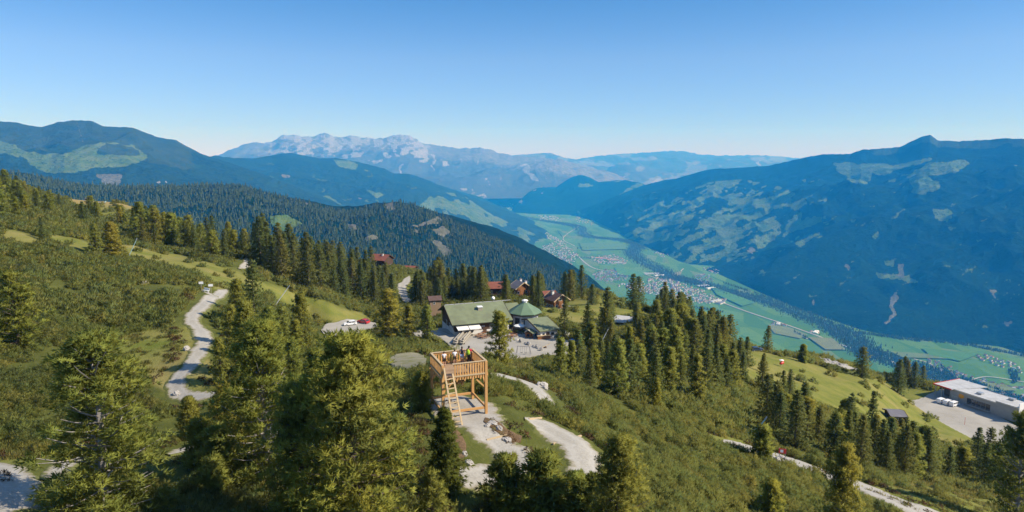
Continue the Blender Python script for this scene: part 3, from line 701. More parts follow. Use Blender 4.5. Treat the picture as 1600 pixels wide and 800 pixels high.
def unit(a): return a / (np.linalg.norm(a, axis=-1, keepdims=True) + 1e-9)
def blades(cent, dirs, n, L, wd, spread, g, tint, nrm=None):
    """thin needle triangles round each tuft; NRM: the outward direction of the tuft's twig, for rounded shading"""
    N = len(cent)
    rv = unit(g.normal(size=(N, n, 3)))
    d = unit(dirs[:, None, :] + rv * spread)
    sd = unit(np.cross(d, unit(g.normal(size=(N, n, 3))))) * wd / 2
    b = cent[:, None, :] + rv * L * 0.18
    ln = L * g.uniform(0.65, 1.2, (N, n, 1))
    V = np.stack([b - sd, b + sd, b + d * ln], 2).reshape(-1, 3)
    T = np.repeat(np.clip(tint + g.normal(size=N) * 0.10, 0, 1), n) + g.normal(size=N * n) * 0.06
    nn = d if nrm is None else unit(nrm[:, None, :] + 0.35 * d + 0.22 * g.normal(size=(N, n, 3)))
    nn = np.repeat(nn[:, :, None, :], 3, 2).reshape(-1, 3)
    W = V.reshape(-1, 3, 3); fl = (np.cross(W[:, 1] - W[:, 0], W[:, 2] - W[:, 0]) * nn[::3]).sum(-1) < 0
    W[fl] = W[fl][:, [1, 0, 2]]
    return W.reshape(-1, 3), np.clip(T, 0, 1), nn
def set_normals(me, nn):
    me.polygons.foreach_set('use_smooth', np.ones(len(me.polygons), bool)); me.normals_split_custom_set_from_vertices([tuple(a) for a in nn.tolist()]); return me
def crown_mesh(name, parts, mat):
    V = np.vstack([p[0] for p in parts]); T = np.concatenate([p[1] for p in parts])
    return set_normals(np_mesh(name, V, np.arange(len(V)).reshape(-1, 3), [mat], False, None, {'tint': T}), np.vstack([p[2] for p in parts]))
def stone_pine(H, Rd, seed, det, h0=0.08, bare=0.0, step=None, mat='pine', narrow=0.55, bark='bark'):
    g = np.random.default_rng(seed); tr = MB(); parts = []
    nz = 8; bend = g.normal(size=2) * 0.02 * H
    axis = lambda h: np.array([bend[0] * math.sin(h / H * 2.2), bend[1] * math.sin(h / H * 2.7), h])
    hs = np.linspace(-0.6, H * 0.97, nz)
    tr.tube([axis(h) for h in hs], [max(0.02, H * 0.021 * (1 - max(h, 0) / H) ** 0.8 + 0.015) for h in hs], 8)
    step = step or max(0.36, H / (26 if det > 1 else 15)); h = H * h0
    while h < H * 0.97:
        f = (h - H * h0) / (H * (1 - h0)); prof = Rd * (1 - f) ** narrow * (0.62 + 0.38 * min(1, f * 3.5))
        nb = int(g.integers(4, 7)); a0 = g.uniform(0, 6.28)
        for k in range(nb):
            az = a0 + 6.283 * k / nb + g.normal() * 0.25; L = prof * g.uniform(0.62, 1.12) + 0.12
            el = R(-14 + 58 * f) + g.normal() * 0.12
            dv = np.array([math.cos(az) * math.cos(el), math.sin(az) * math.cos(el), math.sin(el)])
            pts = [axis(h) + dv * L * t + np.array([0, 0, 0.26 * L * t * t]) for t in (0, 0.35, 0.7, 1.0)]
            if det > 0: tr.tube(pts, [0.035 * L ** 0.6 * (1 - 0.85 * t) + 0.008 for t in (0, 0.35, 0.7, 1)], 4 if det > 1 else 3, False)
            if g.uniform() < bare: continue
            kc = {2: 4, 1: 3, 0: 2}[det]
            tt = np.linspace(0.40, 1.0, kc) + g.normal(size=kc) * 0.05
            for t in tt:
                t = float(np.clip(t, 0.2, 1.05))
                c_ = axis(h) + dv * L * t + np.array([0, 0, 0.26 * L * t * t]) + g.normal(size=3) * np.array([0.16, 0.16, 0.06]) * L * min(1, t + 0.1)
                nt_ = {2: 14, 1: 7, 0: 4}[det]; rc = {2: 0.29, 1: 0.30, 0: 0.34}[det] * (0.5 + 0.22 * Rd) * g.uniform(0.75, 1.25)
                off = g.normal(size=(nt_, 3)) * np.array([rc, rc, rc * 0.55]) * 0.75
                dd = unit(off * np.array([1, 1, 0.6]) / rc + dv * 0.5 + np.array([0, 0, 0.75]))
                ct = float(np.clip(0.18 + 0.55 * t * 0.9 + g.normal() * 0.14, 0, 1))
                L_, w_, nb_ = {2: (0.31, 0.078, 8), 1: (0.46, 0.14, 7), 0: (0.62, 0.22, 6)}[det]
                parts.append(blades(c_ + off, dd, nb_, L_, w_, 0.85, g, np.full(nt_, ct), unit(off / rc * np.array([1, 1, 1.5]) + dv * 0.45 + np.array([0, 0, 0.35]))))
        h += step * g.uniform(0.75, 1.25)
    top = axis(H * 0.95) + g.normal(size=(10, 3)) * np.array([0.18, 0.18, 0.28])
    parts.append(blades(top, np.tile([0, 0, 1.0], (10, 1)), 8, 0.4, 0.08, 0.7, g, np.full(10, 0.6)))
    tm = tr.build('trunk', M[bark]); cm = crown_mesh('crown', parts, M[mat])
    me = tm.data; bpy.data.objects.remove(tm); return me, cm
def spruce(H, Rd, seed, det, mat='spruce'):
    g = np.random.default_rng(seed); tr = MB(); parts = []
    tr.tube([(0, 0, -0.5), (0, 0, H * 0.5), (0, 0, H * 0.98)], [H * 0.016 + 0.03, H * 0.010, 0.015], 6)
    h = H * 0.05; n = {2: 30, 1: 19, 0: 12}[det]
    while h < H * 0.97:
        f = h / H; prof = Rd * (1 - f) ** 0.80 * (0.80 + 0.2 * min(1, f * 5)) + 0.10; nb = int(g.integers(5, 8)); a0 = g.uniform(0, 6.28)
        for k in range(nb):
            az = a0 + 6.283 * k / nb + g.normal() * 0.2; L = prof * g.uniform(0.62, 1.15); el = R(-24 + 50 * f) + g.normal() * 0.1
            dv = np.array([math.cos(az) * math.cos(el), math.sin(az) * math.cos(el), math.sin(el)])
            kc = {2: 6, 1: 4, 0: 3}[det]; t = np.linspace(0.2, 1, kc)[:, None]
            c_ = np.array([0, 0, h]) + dv * L * t + np.array([0, 0, 0.12 * L]) * t * t
            rep = {2: 3, 1: 2, 0: 1}[det]
            c2 = np.repeat(c_, rep, 0) + g.normal(size=(kc * rep, 3)) * np.array([0.14, 0.14, 0.05]) * (0.4 + L)
            dd = unit(np.tile(dv, (kc * rep, 1)) + np.array([0, 0, -0.12]) + g.normal(size=(kc * rep, 3)) * 0.35)
            L_, w_, nb_ = {2: (0.45, 0.09, 8), 1: (0.62, 0.17, 6), 0: (0.95, 0.34, 5)}[det]
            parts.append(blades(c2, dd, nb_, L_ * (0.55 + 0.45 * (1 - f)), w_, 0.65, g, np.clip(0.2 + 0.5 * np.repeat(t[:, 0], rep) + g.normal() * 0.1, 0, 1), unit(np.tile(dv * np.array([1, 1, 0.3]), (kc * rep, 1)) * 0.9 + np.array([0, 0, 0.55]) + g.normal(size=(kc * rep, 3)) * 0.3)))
        h += H / n * g.uniform(0.8, 1.2)
    parts.append(blades(np.array([[0, 0, H * 0.96]] * 4), np.tile([0, 0, 1.0], (4, 1)), 6, 0.5, 0.09, 0.35, g, np.full(4, 0.5)))
    tm = tr.build('trunk', M['bark']); cm = crown_mesh('crown', parts, M[mat])
    me = tm.data; bpy.data.objects.remove(tm); return me, cm
def bush(seed, r, hgt, nt_, nb_, L, wd, mat='scrub', up=0.9):
    g = np.random.default_rng(seed)
    d = g.normal(size=(nt_, 3)); d[:, 2] = np.abs(d[:, 2]); d = unit(d)
    rad = g.uniform(0.45, 1.0, (nt_, 1)) ** 0.5
    lobes = 1 + 0.28 * np.sin(np.arctan2(d[:, 1], d[:, 0]) * 3 + seed)[:, None]
    c_ = d * rad * np.array([r, r, hgt]) * lobes
    dd = unit(d * 0.6 + np.array([0, 0, up]))
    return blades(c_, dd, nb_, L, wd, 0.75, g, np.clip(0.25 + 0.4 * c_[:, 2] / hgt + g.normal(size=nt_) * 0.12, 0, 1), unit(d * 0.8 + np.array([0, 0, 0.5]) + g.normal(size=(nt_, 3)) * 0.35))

# ---- scatter of uncountable plants: geometry nodes instance small plants on a cloud of points
def scatter(name, pts, scl, idx, protos, label=None):
    """pts (n,3); protos: list of mesh datablocks"""
    me = bpy.data.meshes.new(name); me.vertices.add(len(pts)); me.vertices.foreach_set('co', np.asarray(pts, np.float32).ravel())
    for a, ty, v in (('psize', 'FLOAT', scl), ('pidx', 'INT', idx)):
        at_ = me.attributes.new(a, ty, 'POINT'); at_.data.foreach_set('value', np.asarray(v, np.float32 if ty == 'FLOAT' else np.int32))
    at_ = me.attributes.new('prot', 'FLOAT_VECTOR', 'POINT')
    rot = np.zeros((len(pts), 3), np.float32); rot[:, 2] = rng.uniform(0, 6.28, len(pts)); rot[:, :2] = rng.normal(size=(len(pts), 2)) * 0.12
    at_.data.foreach_set('vector', rot.ravel())
    o = link(bpy.data.objects.new(name, me)); tag(o, label, None, None, 'stuff')
    ng = bpy.data.node_groups.new(name, 'GeometryNodeTree')
    ng.interface.new_socket('Geometry', in_out='INPUT', socket_type='NodeSocketGeometry'); ng.interface.new_socket('Geometry', in_out='OUTPUT', socket_type='NodeSocketGeometry')
    N = ng.nodes.new; gi = N('NodeGroupInput'); go = N('NodeGroupOutput'); ip = N('GeometryNodeInstanceOnPoints'); j = N('GeometryNodeGeometryToInstance')
    for k, m_ in enumerate(reversed(protos)):
        po = bpy.data.objects.new(name + '_kind', m_); oi = N('GeometryNodeObjectInfo'); oi.inputs['Object'].default_value = po
        ng.links.new(oi.outputs['Geometry'], j.inputs[0])
    def na(nm, ty):
        a = N('GeometryNodeInputNamedAttribute'); a.data_type = ty; a.inputs['Name'].default_value = nm; return a.outputs[0]
    ng.links.new(gi.outputs[0], ip.inputs['Points']); ng.links.new(j.outputs[0], ip.inputs['Instance'])
    ip.inputs['Pick Instance'].default_value = True
    ng.links.new(na('pidx', 'INT'), ip.inputs['Instance Index']); ng.links.new(na('prot', 'FLOAT_VECTOR'), ip.inputs['Rotation']); ng.links.new(na('psize', 'FLOAT'), ip.inputs['Scale'])
    ng.links.new(ip.outputs[0], go.inputs[0])
    md = o.modifiers.new('scatter', 'NODES'); md.node_group = ng
    return o
def pmesh(name, p, mat): return set_normals(np_mesh(name, p[0], np.arange(len(p[0])).reshape(-1, 3), [mat], False, None, {'tint': p[1]}), p[2])

def ground_cloud(dmin, dmax, per_m2, seed, umax=0.86):
    """random points on the hillside, density falling with distance"""
    g = np.random.default_rng(seed); out = []
    edges = np.exp(np.linspace(math.log(dmin), math.log(dmax), 15))
    for a, b in zip(edges[:-1], edges[1:]):
        area = umax * (b * b - a * a); n = int(area * per_m2((a + b) / 2))
        y = np.sqrt(g.uniform(a * a, b * b, n)); x = g.uniform(-umax, umax, n) * y; out.append(np.stack([x, y], -1))
    P = np.vstack(out); z = height(P[:, 0], P[:, 1]); return np.column_stack([P, z])
def in_grass(P, grow=0):
    px, py = project(P); jx = px + 7 * fbm(P[:, 0] / 5, P[:, 1] / 5, 21, 3); jy = py + 3 * fbm(P[:, 0] / 5, P[:, 1] / 5, 22, 3)
    r = np.zeros(len(P), bool)
    for k_, pl in GRASS.items(): r |= inside(jx, jy, pl)
    return r
BLOCK = []     # (x, y, r) footprints of built things
def clear_of(P, extra=0.0):
    ok = np.array([near_path(p[0], p[1]) > 1.9 + extra for p in P])
    for x, y, r in BLOCK: ok &= (P[:, 0] - x) ** 2 + (P[:, 1] - y) ** 2 > (r + extra) ** 2
    return ok

def cone_wood(name, P, H, label, colr):
    """many small conifers: three ragged tiers each"""
    n = len(P); V = []; Fq = []; base = 0; k = 6; tiers = [(0.0, 0.62, 0.20), (0.30, 0.82, 0.15), (0.55, 1.0, 0.10)]
    allV = []; T = []
    for b, tp, r_ in tiers:
        a0 = rng.uniform(0, 6.28, (n, 1)); th = a0 + np.arange(k)[None] * 2 * np.pi / k
        rr = H[:, None] * r_ * rng.uniform(0.7, 1.25, (n, k))
        ring = np.stack([P[:, :1] + rr * np.cos(th), P[:, 1:2] + rr * np.sin(th), P[:, 2:3] + H[:, None] * (b + rng.uniform(-.05, .05, (n, k)))], -1)
        tip = np.stack([P[:, 0], P[:, 1], P[:, 2] + H * tp], -1)[:, None]
        tri = np.stack([ring, np.roll(ring, -1, 1), np.repeat(tip, k, 1)], 2)     # n,k,3,3
        allV.append(tri.reshape(n, -1, 3)); T.append(np.repeat(np.clip(rng.uniform(size=(n, 1)) + 0.0, 0, 1), k, 1))
    V = np.concatenate(allV, 1).reshape(-1, 3); Tt = np.concatenate(T, 1).reshape(-1)
    o = link(bpy.data.objects.new(name, np_mesh(name, V, np.arange(len(V)).reshape(-1, 3), [colr], False, None, {'tint': Tt})))
    return tag(o, label, None, None, 'stuff')
q = NT('far_conifers'); tint = q.attr('tint')
c = q.mix(tint, (0.024, 0.046, 0.022), (0.088, 0.112, 0.046)); q.bsdf(c, 0.95, 0.0); M['farwood'] = q.m
# ================================================================== BUILT THINGS: materials
M['larch_wood'] = wood('new_larch_wood', (0.56, 0.285, 0.095), (0.76, 0.455, 0.18))
M['deck_wood'] = wood('deck_boards', (0.26, 0.17, 0.10), (0.42, 0.30, 0.19))
M['pale_wood'] = wood('pale_wood', (0.50, 0.37, 0.21), (0.66, 0.52, 0.32))
M['dark_wood'] = wood('dark_stained_wood', (0.060, 0.034, 0.020), (0.13, 0.075, 0.042))
M['log_wood'] = wood('orange_log_wood', (0.22, 0.095, 0.038), (0.36, 0.165, 0.07))
M['grey_wood'] = wood('grey_poles', (0.28, 0.25, 0.20), (0.46, 0.42, 0.34))
M['green_roof'] = plain('green_roof_sheet', (0.165, 0.190, 0.108), 0.75, 0.16, 0.5, 0.3, 0, 0.1, (0.135, 0.145, 0.09))
M['green_roof2'] = plain('green_pavilion_sheet', (0.125, 0.195, 0.120), 0.7, 0.13, 0.5, 0.3, 0, 0.1)
M['red_roof'] = plain('red_brown_roof', (0.200, 0.070, 0.045), 0.8, 0.2, 0.8)
M['brown_roof'] = plain('brown_roof', (0.105, 0.065, 0.055), 0.8, 0.2, 0.8)
M['grey_roof'] = plain('grey_roof', (0.155, 0.150, 0.165), 0.7, 0.2, 0.6)
M['pale_roof'] = plain('pale_roof', (0.43, 0.435, 0.43), 0.75, 0.12, 0.6, dirt=(0.33, 0.33, 0.32))
M['plaster'] = plain('white_plaster', (0.66, 0.65, 0.62), 0.85, 0.1, 0.7, dirt=(0.42, 0.41, 0.42))
M['concrete'] = plain('grey_cladding', (0.34, 0.335, 0.315), 0.8, 0.08, 0.6, dirt=(0.26, 0.26, 0.245))
M['white'] = plain('white_paint', (0.80, 0.80, 0.78), 0.5, 0.05, 1.0)
M['canvas'] = plain('white_canvas', (0.78, 0.77, 0.73), 0.85, 0.06, 2.0)
M['glass'] = plain('dark_glass', (0.03, 0.04, 0.05), 0.12, 0.2, 0.5, 0.6)
M['black'] = plain('black_rubber', (0.02, 0.02, 0.02), 0.8, 0.2, 3)
M['steel'] = plain('galvanised_steel', (0.45, 0.47, 0.48), 0.45, 0.1, 2, 0.5, 0.6)
M['teal'] = plain('pale_teal_paint', (0.42, 0.62, 0.58), 0.5, 0.06, 2)
M['red'] = plain('red_paint', (0.55, 0.045, 0.03), 0.45, 0.12, 2)
M['carwhite'] = plain('white_car_paint', (0.78, 0.79, 0.80), 0.25, 0.03, 1, 0.5)
M['carred'] = plain('red_car_paint', (0.45, 0.03, 0.035), 0.25, 0.05, 1, 0.5)
M['carblue'] = plain('dark_blue_car_paint', (0.03, 0.05, 0.10), 0.25, 0.05, 1, 0.5)
M['orange'] = plain('orange_sign', (0.75, 0.33, 0.03), 0.6, 0.15, 3)
M['bluepool'] = plain('blue_plastic', (0.05, 0.20, 0.62), 0.4, 0.15, 2)
M['greencloth'] = plain('green_canvas', (0.03, 0.26, 0.11), 0.85, 0.2, 3)
M['rock'] = plain('granite', (0.30, 0.29, 0.27), 0.9, 0.28, 1.6, 0.2, 0, 0.8, (0.13, 0.135, 0.10))
M['palerock'] = plain('pale_granite', (0.36, 0.34, 0.31), 0.9, 0.2, 1.6, 0.2, 0, 0.6)
M['skin'] = plain('skin', (0.55, 0.33, 0.23), 0.6, 0.05, 5)

# ------------------------------------------------------------------ viewing tower
TW = empty('viewing_tower', (-5.05, 61.7, -24.0), R(21), 'new larch wood viewing platform on four posts with a steep ladder', 'viewing platform')
BLOCK.append((-5.05, 61.7, 3.6)) ; BLOCK.append((-4.8, 58.4, 1.6))
hw, DK, RL = 2.05, 4.05, 5.25
for sx in (-1, 1):
    for sy in (-1, 1):
        b = MB(); b.box(sx * hw - 0.125, sy * hw - 0.125, -0.6, sx * hw + 0.125, sy * hw + 0.125, RL - 0.05); b.build('post', M['larch_wood'], TW, bevel=0.012)
b = MB()
for k in range(14):
    y0 = -hw + 0.06 + k * 0.285; b.box(-hw + 0.12, y0, DK - 0.05, hw - 0.12, y0 + 0.27, DK)
b.build('deck', M['deck_wood'], TW)
for sy in (-1, 1):
    b = MB(); b.box(-hw - 0.25, sy * (hw - 0.19) - 0.07, DK - 0.29, hw + 0.25, sy * (hw - 0.19) + 0.07, DK - 0.054); b.build('bearer', M['larch_wood'], TW)
for k in range(5):
    b = MB(); x = -1.5 + k * 0.75; b.box(x - 0.05, -hw - 0.12, DK - 0.48, x + 0.05, hw + 0.12, DK - 0.293); b.build('joist', M['larch_wood'], TW)
for a, c_ in (((-hw, -hw), (hw, -hw)), ((hw, -hw), (hw, hw)), ((hw, hw), (-hw, hw)), ((-hw, hw), (-hw, -hw))):
    b = MB(); d = Vector((c_[0] - a[0], c_[1] - a[1], 0)).normalized()
    b.bar(Vector((a[0], a[1], 0.75)) + d * 0.103, Vector((c_[0], c_[1], 0.75)) - d * 0.13, 0.13, 0.22); b.build('tie_beam', M['larch_wood'], TW, bevel=0.01)
    for e, s_ in ((a, 1), (c_, -1)):
        b = MB(); b.bar(Vector((e[0], e[1], DK - 1.32)) + d * 0.11 * s_, Vector((e[0], e[1], DK - 0.50)) + d * 0.92 * s_, 0.10, 0.14); b.build('knee_brace', M['larch_wood'], TW)
def railing(a, c_, name='railing'):
    a = Vector((*a, 0)); c_ = Vector((*c_, 0)); d = (c_ - a).normalized(); L = (c_ - a).length
    b = MB(); z = lambda p, h: Vector((p.x, p.y, h))
    b.bar(z(a, DK + 0.13), z(c_, DK + 0.13), 0.05, 0.14); b.bar(z(a, RL - 0.17), z(c_, RL - 0.17), 0.05, 0.12)
    n = max(2, int(L / 0.245)); nr = Vector((d.y, -d.x, 0)) * 0.046
    for k in range(n):
        p = a + d * (L * (k + 0.5) / n) + nr; b.bar(z(p, DK - 0.36), z(p, RL - 0.08), 0.135, 0.036, d.cross(Vector((0, 0, 1))))
    b.build(name, M['larch_wood'], TW)
    b = MB(); o_ = nr * 1.95; b.bar(z(a + o_, DK + 0.02), z(c_ + o_, DK + 0.02), 0.04, 0.13); b.build('rail_band', M['pale_wood'], TW)
    h = MB(); h.bar(z(a - d * 0.12, RL - 0.018), z(c_ + d * 0.12, RL - 0.018), 0.22, 0.055); h.build('handrail', M['pale_wood'], TW, bevel=0.008)
e = hw - 0.0
railing((-e + 1.02, -e), (e - 0.12, -e)); railing((e, -e + 0.12), (e, e - 0.12)); railing((e - 0.12, e), (-e + 0.12, e)); railing((-e, e - 0.12), (-e, -e + 0.12))
lad = MB(); X0, X1 = -e + 0.10, -e + 0.90
A0, A1 = Vector((X0, -e - 0.12, RL - 0.25)), Vector((X0 + 0.35, -e - 1.95, -0.15)); B0, B1 = Vector((X1, -e - 0.12, DK + 0.35)), Vector((X1 + 0.35, -e - 1.95, -0.15))
for p, r_, nm in ((A0, A1, 'ladder_rail'), (B0, B1, 'ladder_rail')):
    b = MB(); b.bar(p, r_, 0.075, 0.15, (1, 0, 0)); b.build(nm, M['pale_wood'], TW)
A2 = A1 + (A0 - A1) * ((DK + 0.35 + 0.15) / (RL - 0.1))
for k in range(11):
    t = (k + 0.6) / 11.6; b = MB(); p = A1.lerp(A2, t); q_ = B1.lerp(B0, t); b.bar(p, q_, 0.14, 0.045); b.build('rung', M['pale_wood'], TW)

# ------------------------------------------------------------------ houses
def wall_openings(root, spec, glassmat='glass', frame='white'):
    """spec: (x0,x1,z0,z1,y, face dir) panes with frames set on a wall plane y=const (front) or x=const (side)"""
    for (ax, c0, c1, z0, z1, pl, out) in spec:
        f = MB(); g = MB(); t = 0.07
        def bx(m, a0, a1, zz0, zz1, o0, o1):
            lo, hi = sorted((pl + out * o0, pl + out * o1))
            if ax == 'x': m.box(a0, lo, zz0, a1, hi, zz1)
            else: m.box(lo, a0, zz0, hi, a1, zz1)
        bx(f, c0, c1, z0, z0 + t, 0.003, 0.07); bx(f, c0, c1, z1 - t, z1, 0.003, 0.07); bx(f, c0, c0 + t, z0 + t, z1 - t, 0.003, 0.07); bx(f, c1 - t, c1, z0 + t, z1 - t, 0.003, 0.07)
        bx(g, c0 + t, c1 - t, z0 + t, z1 - t, 0.003, 0.03)
        w_ = f.build('window', M[frame], root); g.build('pane', M[glassmat], w_)
def gable_house(name, loc, rz, L, Wf, Wb, eave, ridge, label, cat, wall='log_wood', roof='brown_roof', over=0.9, plinth=3.0, base=None, wins=(), side_wins=(), chimney=None, balcony=False, door=None, eave_b=None):
    """ridge along local x; Wf/Wb: run of roof to the front eave / back eave from the ridge"""
    r = empty(name, loc, rz, label, cat); BLOCK.append((loc[0], loc[1], max(L, Wf + Wb) / 2 + 1.2))
    x0, x1 = -L / 2 + over, L / 2 - over; sl_ = (ridge - eave) / Wf; eb = ridge - (ridge - eave) * Wb / Wf if eave_b is None else eave_b
    slb = (ridge - eb) / Wb
    yf, yb = -Wf + over, Wb - over; th = 0.22
    b = MB(); top = lambda y: (ridge - sl_ * -y if y < 0 else ridge - slb * y) - th - 0.02
    poly = [(yf, -plinth), (yb, -plinth), (yb, top(yb)), (0, top(0)), (yf, top(yf))]
    vs_ = [(x0, y, z) for y, z in poly] + [(x1, y, z) for y, z in poly]; n = 5
    b.add(vs_, [tuple(range(n))[::-1], tuple(range(n, 2 * n))] + [(i, (i + 1) % n, n + (i + 1) % n, n + i) for i in range(n)])
    b.build('wall', M[wall], r)
    if base:
        c_ = MB(); c_.box(x0 - 0.06, yf - 0.06, -plinth, x1 + 0.06, yb + 0.06, base); c_.build('stone_base', M['plaster'], r)
    b = MB(); e = 0.0
    b.slab([(-L / 2, -Wf, eave), (L / 2, -Wf, eave), (L / 2, 0, ridge), (-L / 2, 0, ridge)], th)
    b.slab([(-L / 2, Wb, eb), (L / 2, Wb, eb), (L / 2, 0, ridge), (-L / 2, 0, ridge)], th)
    rf = b.build('roof', M[roof], r)
    for x in (-L / 2 - 0.045, L / 2 + 0.045):
        fb = MB()
        fb.bar((x, -Wf - 0.05, eave - th / 2 - 0.03), (x, 0, ridge - th / 2), 0.08, 0.34); fb.bar((x, Wb + 0.05, eb - th / 2 - 0.03), (x, 0, ridge - th / 2), 0.08, 0.34)
        fb.build('bargeboard', M['dark_wood' if wall != 'log_wood' else 'pale_wood'], r)
    if chimney:
        for cx, cyy, ch in chimney:
            zr = ridge - (sl_ * -cyy if cyy < 0 else slb * cyy); c_ = MB(); c_.box(cx - 0.45, cyy - 0.45, zr - 0.4, cx + 0.45, cyy + 0.45, zr + ch); co = c_.build('chimney', M['plaster'], rf)
            c_ = MB(); c_.box(cx - 0.6, cyy - 0.6, zr + ch + 0.004, cx + 0.6, cyy + 0.6, zr + ch + 0.16)
            c_.build('chimney_cap', M['grey_roof'], r)
    wall_openings(r, [('x', a, a + w_, z, z + h_, yf - (0.06 if base and z < base else 0), -1) for a, w_, z, h_ in wins])
    wall_openings(r, [('y', a, a + w_, z, z + h_, x0 if s_ < 0 else x1, s_) for a, w_, z, h_, s_ in side_wins])
    if door:
        d_ = MB(); off = 0.06 if base else 0; d_.box(door, yf - off - 0.06, 0.0, door + 1.1, yf - off - 0.004, 2.05); do = d_.build('door', M['dark_wood'], r)
        d_ = MB(); d_.box(door + 0.92, yf - off - 0.12, 0.95, door + 1.0, yf - off - 0.064, 1.1); d_.build('handle', M['steel'], do)
    if balcony:
        d_ = MB(); zb = balcony; d_.box(x0, yf - 1.1, zb - 0.16, x1, yf - 0.004, zb)
        d_.box(x0, yf - 1.12, zb + 0.02, x1, yf - 1.04, zb + 0.95); d_.build('balcony', M['log_wood'], r)
    return r
HZ = -52.3
HUT = gable_house('restaurant_hut', (-11.6, 202.4, HZ), R(20), 18.6, 9.4, 7.5, 3.7, 7.6, 'large mountain restaurant with a long plain green roof and white awnings', 'restaurant', 'dark_wood', 'green_roof', 1.1, 6,
    1.3, [(x, 1.3, 1.5, 1.3) for x in (-6.6, -4.4, -2.2, 2.4, 4.6)], [(-6.5, 1.2, 1.5, 1.2, -1), (-3.5, 1.2, 1.5, 1.2, -1), (0.5, 1.2, 1.5, 1.2, -1), (-2.5, 1.6, 4.2, 1.3, -1)], None, False, 0.3)
for x0, x1 in ((-8.0, -4.6), (-4.4, -1.0), (4.4, 7.4)):
    b = MB(); b.slab([(x0, -10.9, 2.55), (x1, -10.9, 2.55), (x1, -8.36, 3.12), (x0, -8.36, 3.12)], 0.07); b.box(x0, -10.95, 2.28, x1, -10.91, 2.54); b.build('awning', M['canvas'], HUT)
b = MB(); b.box(0.2, -3.9, 4.8, 1.5, -2.7, 6.95); vt = b.build('roof_vent', M['grey_wood'], HUT)
b = MB(); b.box(0.05, -4.05, 6.955, 1.65, -2.55, 7.2); b.build('vent_cap', M['white'], vt)
b = MB(); b.add([(-8.22, y, z) for y, z in ((-7.6, -0.5), (-4.6, -0.5), (-2.2, -0.5), (-2.2, 1.9), (-4.6, 2.4), (-7.6, 1.4))], [tuple(range(6))]); 
for v in list(b.v): b.v.append((v[0] - 0.12, v[1], v[2]))
b.f = [list(range(6)), list(range(6, 12))] + [[i, (i + 1) % 6, 6 + (i + 1) % 6, 6 + i] for i in range(6)]; b.mi = [0] * len(b.f)
b.build('painted_plaster', M['plaster'], HUT)
b = MB(); b.slab([(9.32, -3.2, 5.1), (14.5, -3.2, 5.1), (14.5, 1.2, 6.4), (9.32, 1.2, 6.4)], 0.2); b.build('link_roof', M['green_roof'], HUT)
b = MB(); b.box(8.3, -2.6, -5, 14.3, 1.1, 4.95); b.build('link_wall', M['plaster'], HUT)
for k in range(7):
    b = MB(); x = -9.0 + k * 3.0; b.bar((x, 0.0, 7.63), (x + 2.8, 0.0, 7.63), 0.34, 0.10); b.build('ridge_tile', M['pale_roof'], HUT)
PAV = empty('octagonal_pavilion', (3.9, 202.5, HZ), R(8), 'octagonal pavilion with a pointed dark green roof and white lantern cap', 'pavilion'); BLOCK.append((3.9, 202.5, 6))
b = MB(); b.lathe([(4.1, -5), (4.1, 4.98)], n=8, ph=R(22.5)); b.build('wall', M['plaster'], PAV)
b = MB(); b.lathe([(5.25, 4.72), (5.3, 4.95), (0.75, 7.75), (0.70, 7.6)], n=8, ph=R(22.5)); rf = b.build('roof', M['green_roof2'], PAV)
b = MB(); b.lathe([(0.7, 7.72), (0.7, 8.2), (1.0, 8.22), (0.95, 8.42), (0.2, 8.7)], n=8, ph=R(22.5)); b.build('lantern', M['white'], rf)
for k in range(8):
    t = R(45 * k); b = MB(); d = Vector((math.cos(t), math.sin(t), 0)); s_ = Vector((-d.y, d.x, 0)); c_ = d * (4.1 * math.cos(R(22.5)) + 0.035)
    b.bar(c_ + Vector((0, 0, 1.2)), c_ + Vector((0, 0, 3.6)), 1.7, 0.06, d); b.build('window', M['glass'], PAV)
b = MB(); b.lathe([(5.0, 4.4), (5.1, 4.7), (4.2, 4.7), (4.2, 4.4)], n=8, ph=R(22.5)); b.build('eave_board', M['dark_wood'], PAV)
ANX = gable_house('annex_hut', (7.4, 195.5, HZ), R(27), 6.8, 7.6, 3.4, 2.7, 4.7, 'low annex hut with a shallow olive green roof beside the playground', 'annex', 'plaster', 'green_roof', 0.7, 5,
    None, [(-2.2, 0.9, 0.9, 1.0), (0.6, 1.2, 0.9, 1.0)], [(-4.8, 1.4, 0.2, 1.9, -1), (-1.5, 1.0, 1.0, 1.0, -1)], None, False, -0.9)
b = MB(); b.slab([(-5.0, -6.2, 2.0), (-3.4, -6.2, 2.0), (-3.4, -2.2, 2.5), (-5.0, -2.2, 2.5)], 0.12); b.build('porch_roof', M['green_roof'], ANX)
for y in (-6.0, -2.4):
    b = MB(); b.box(-4.9, y - 0.08, -1, -4.74, y + 0.08, 1.86); b.build('porch_post', M['dark_wood'], ANX)

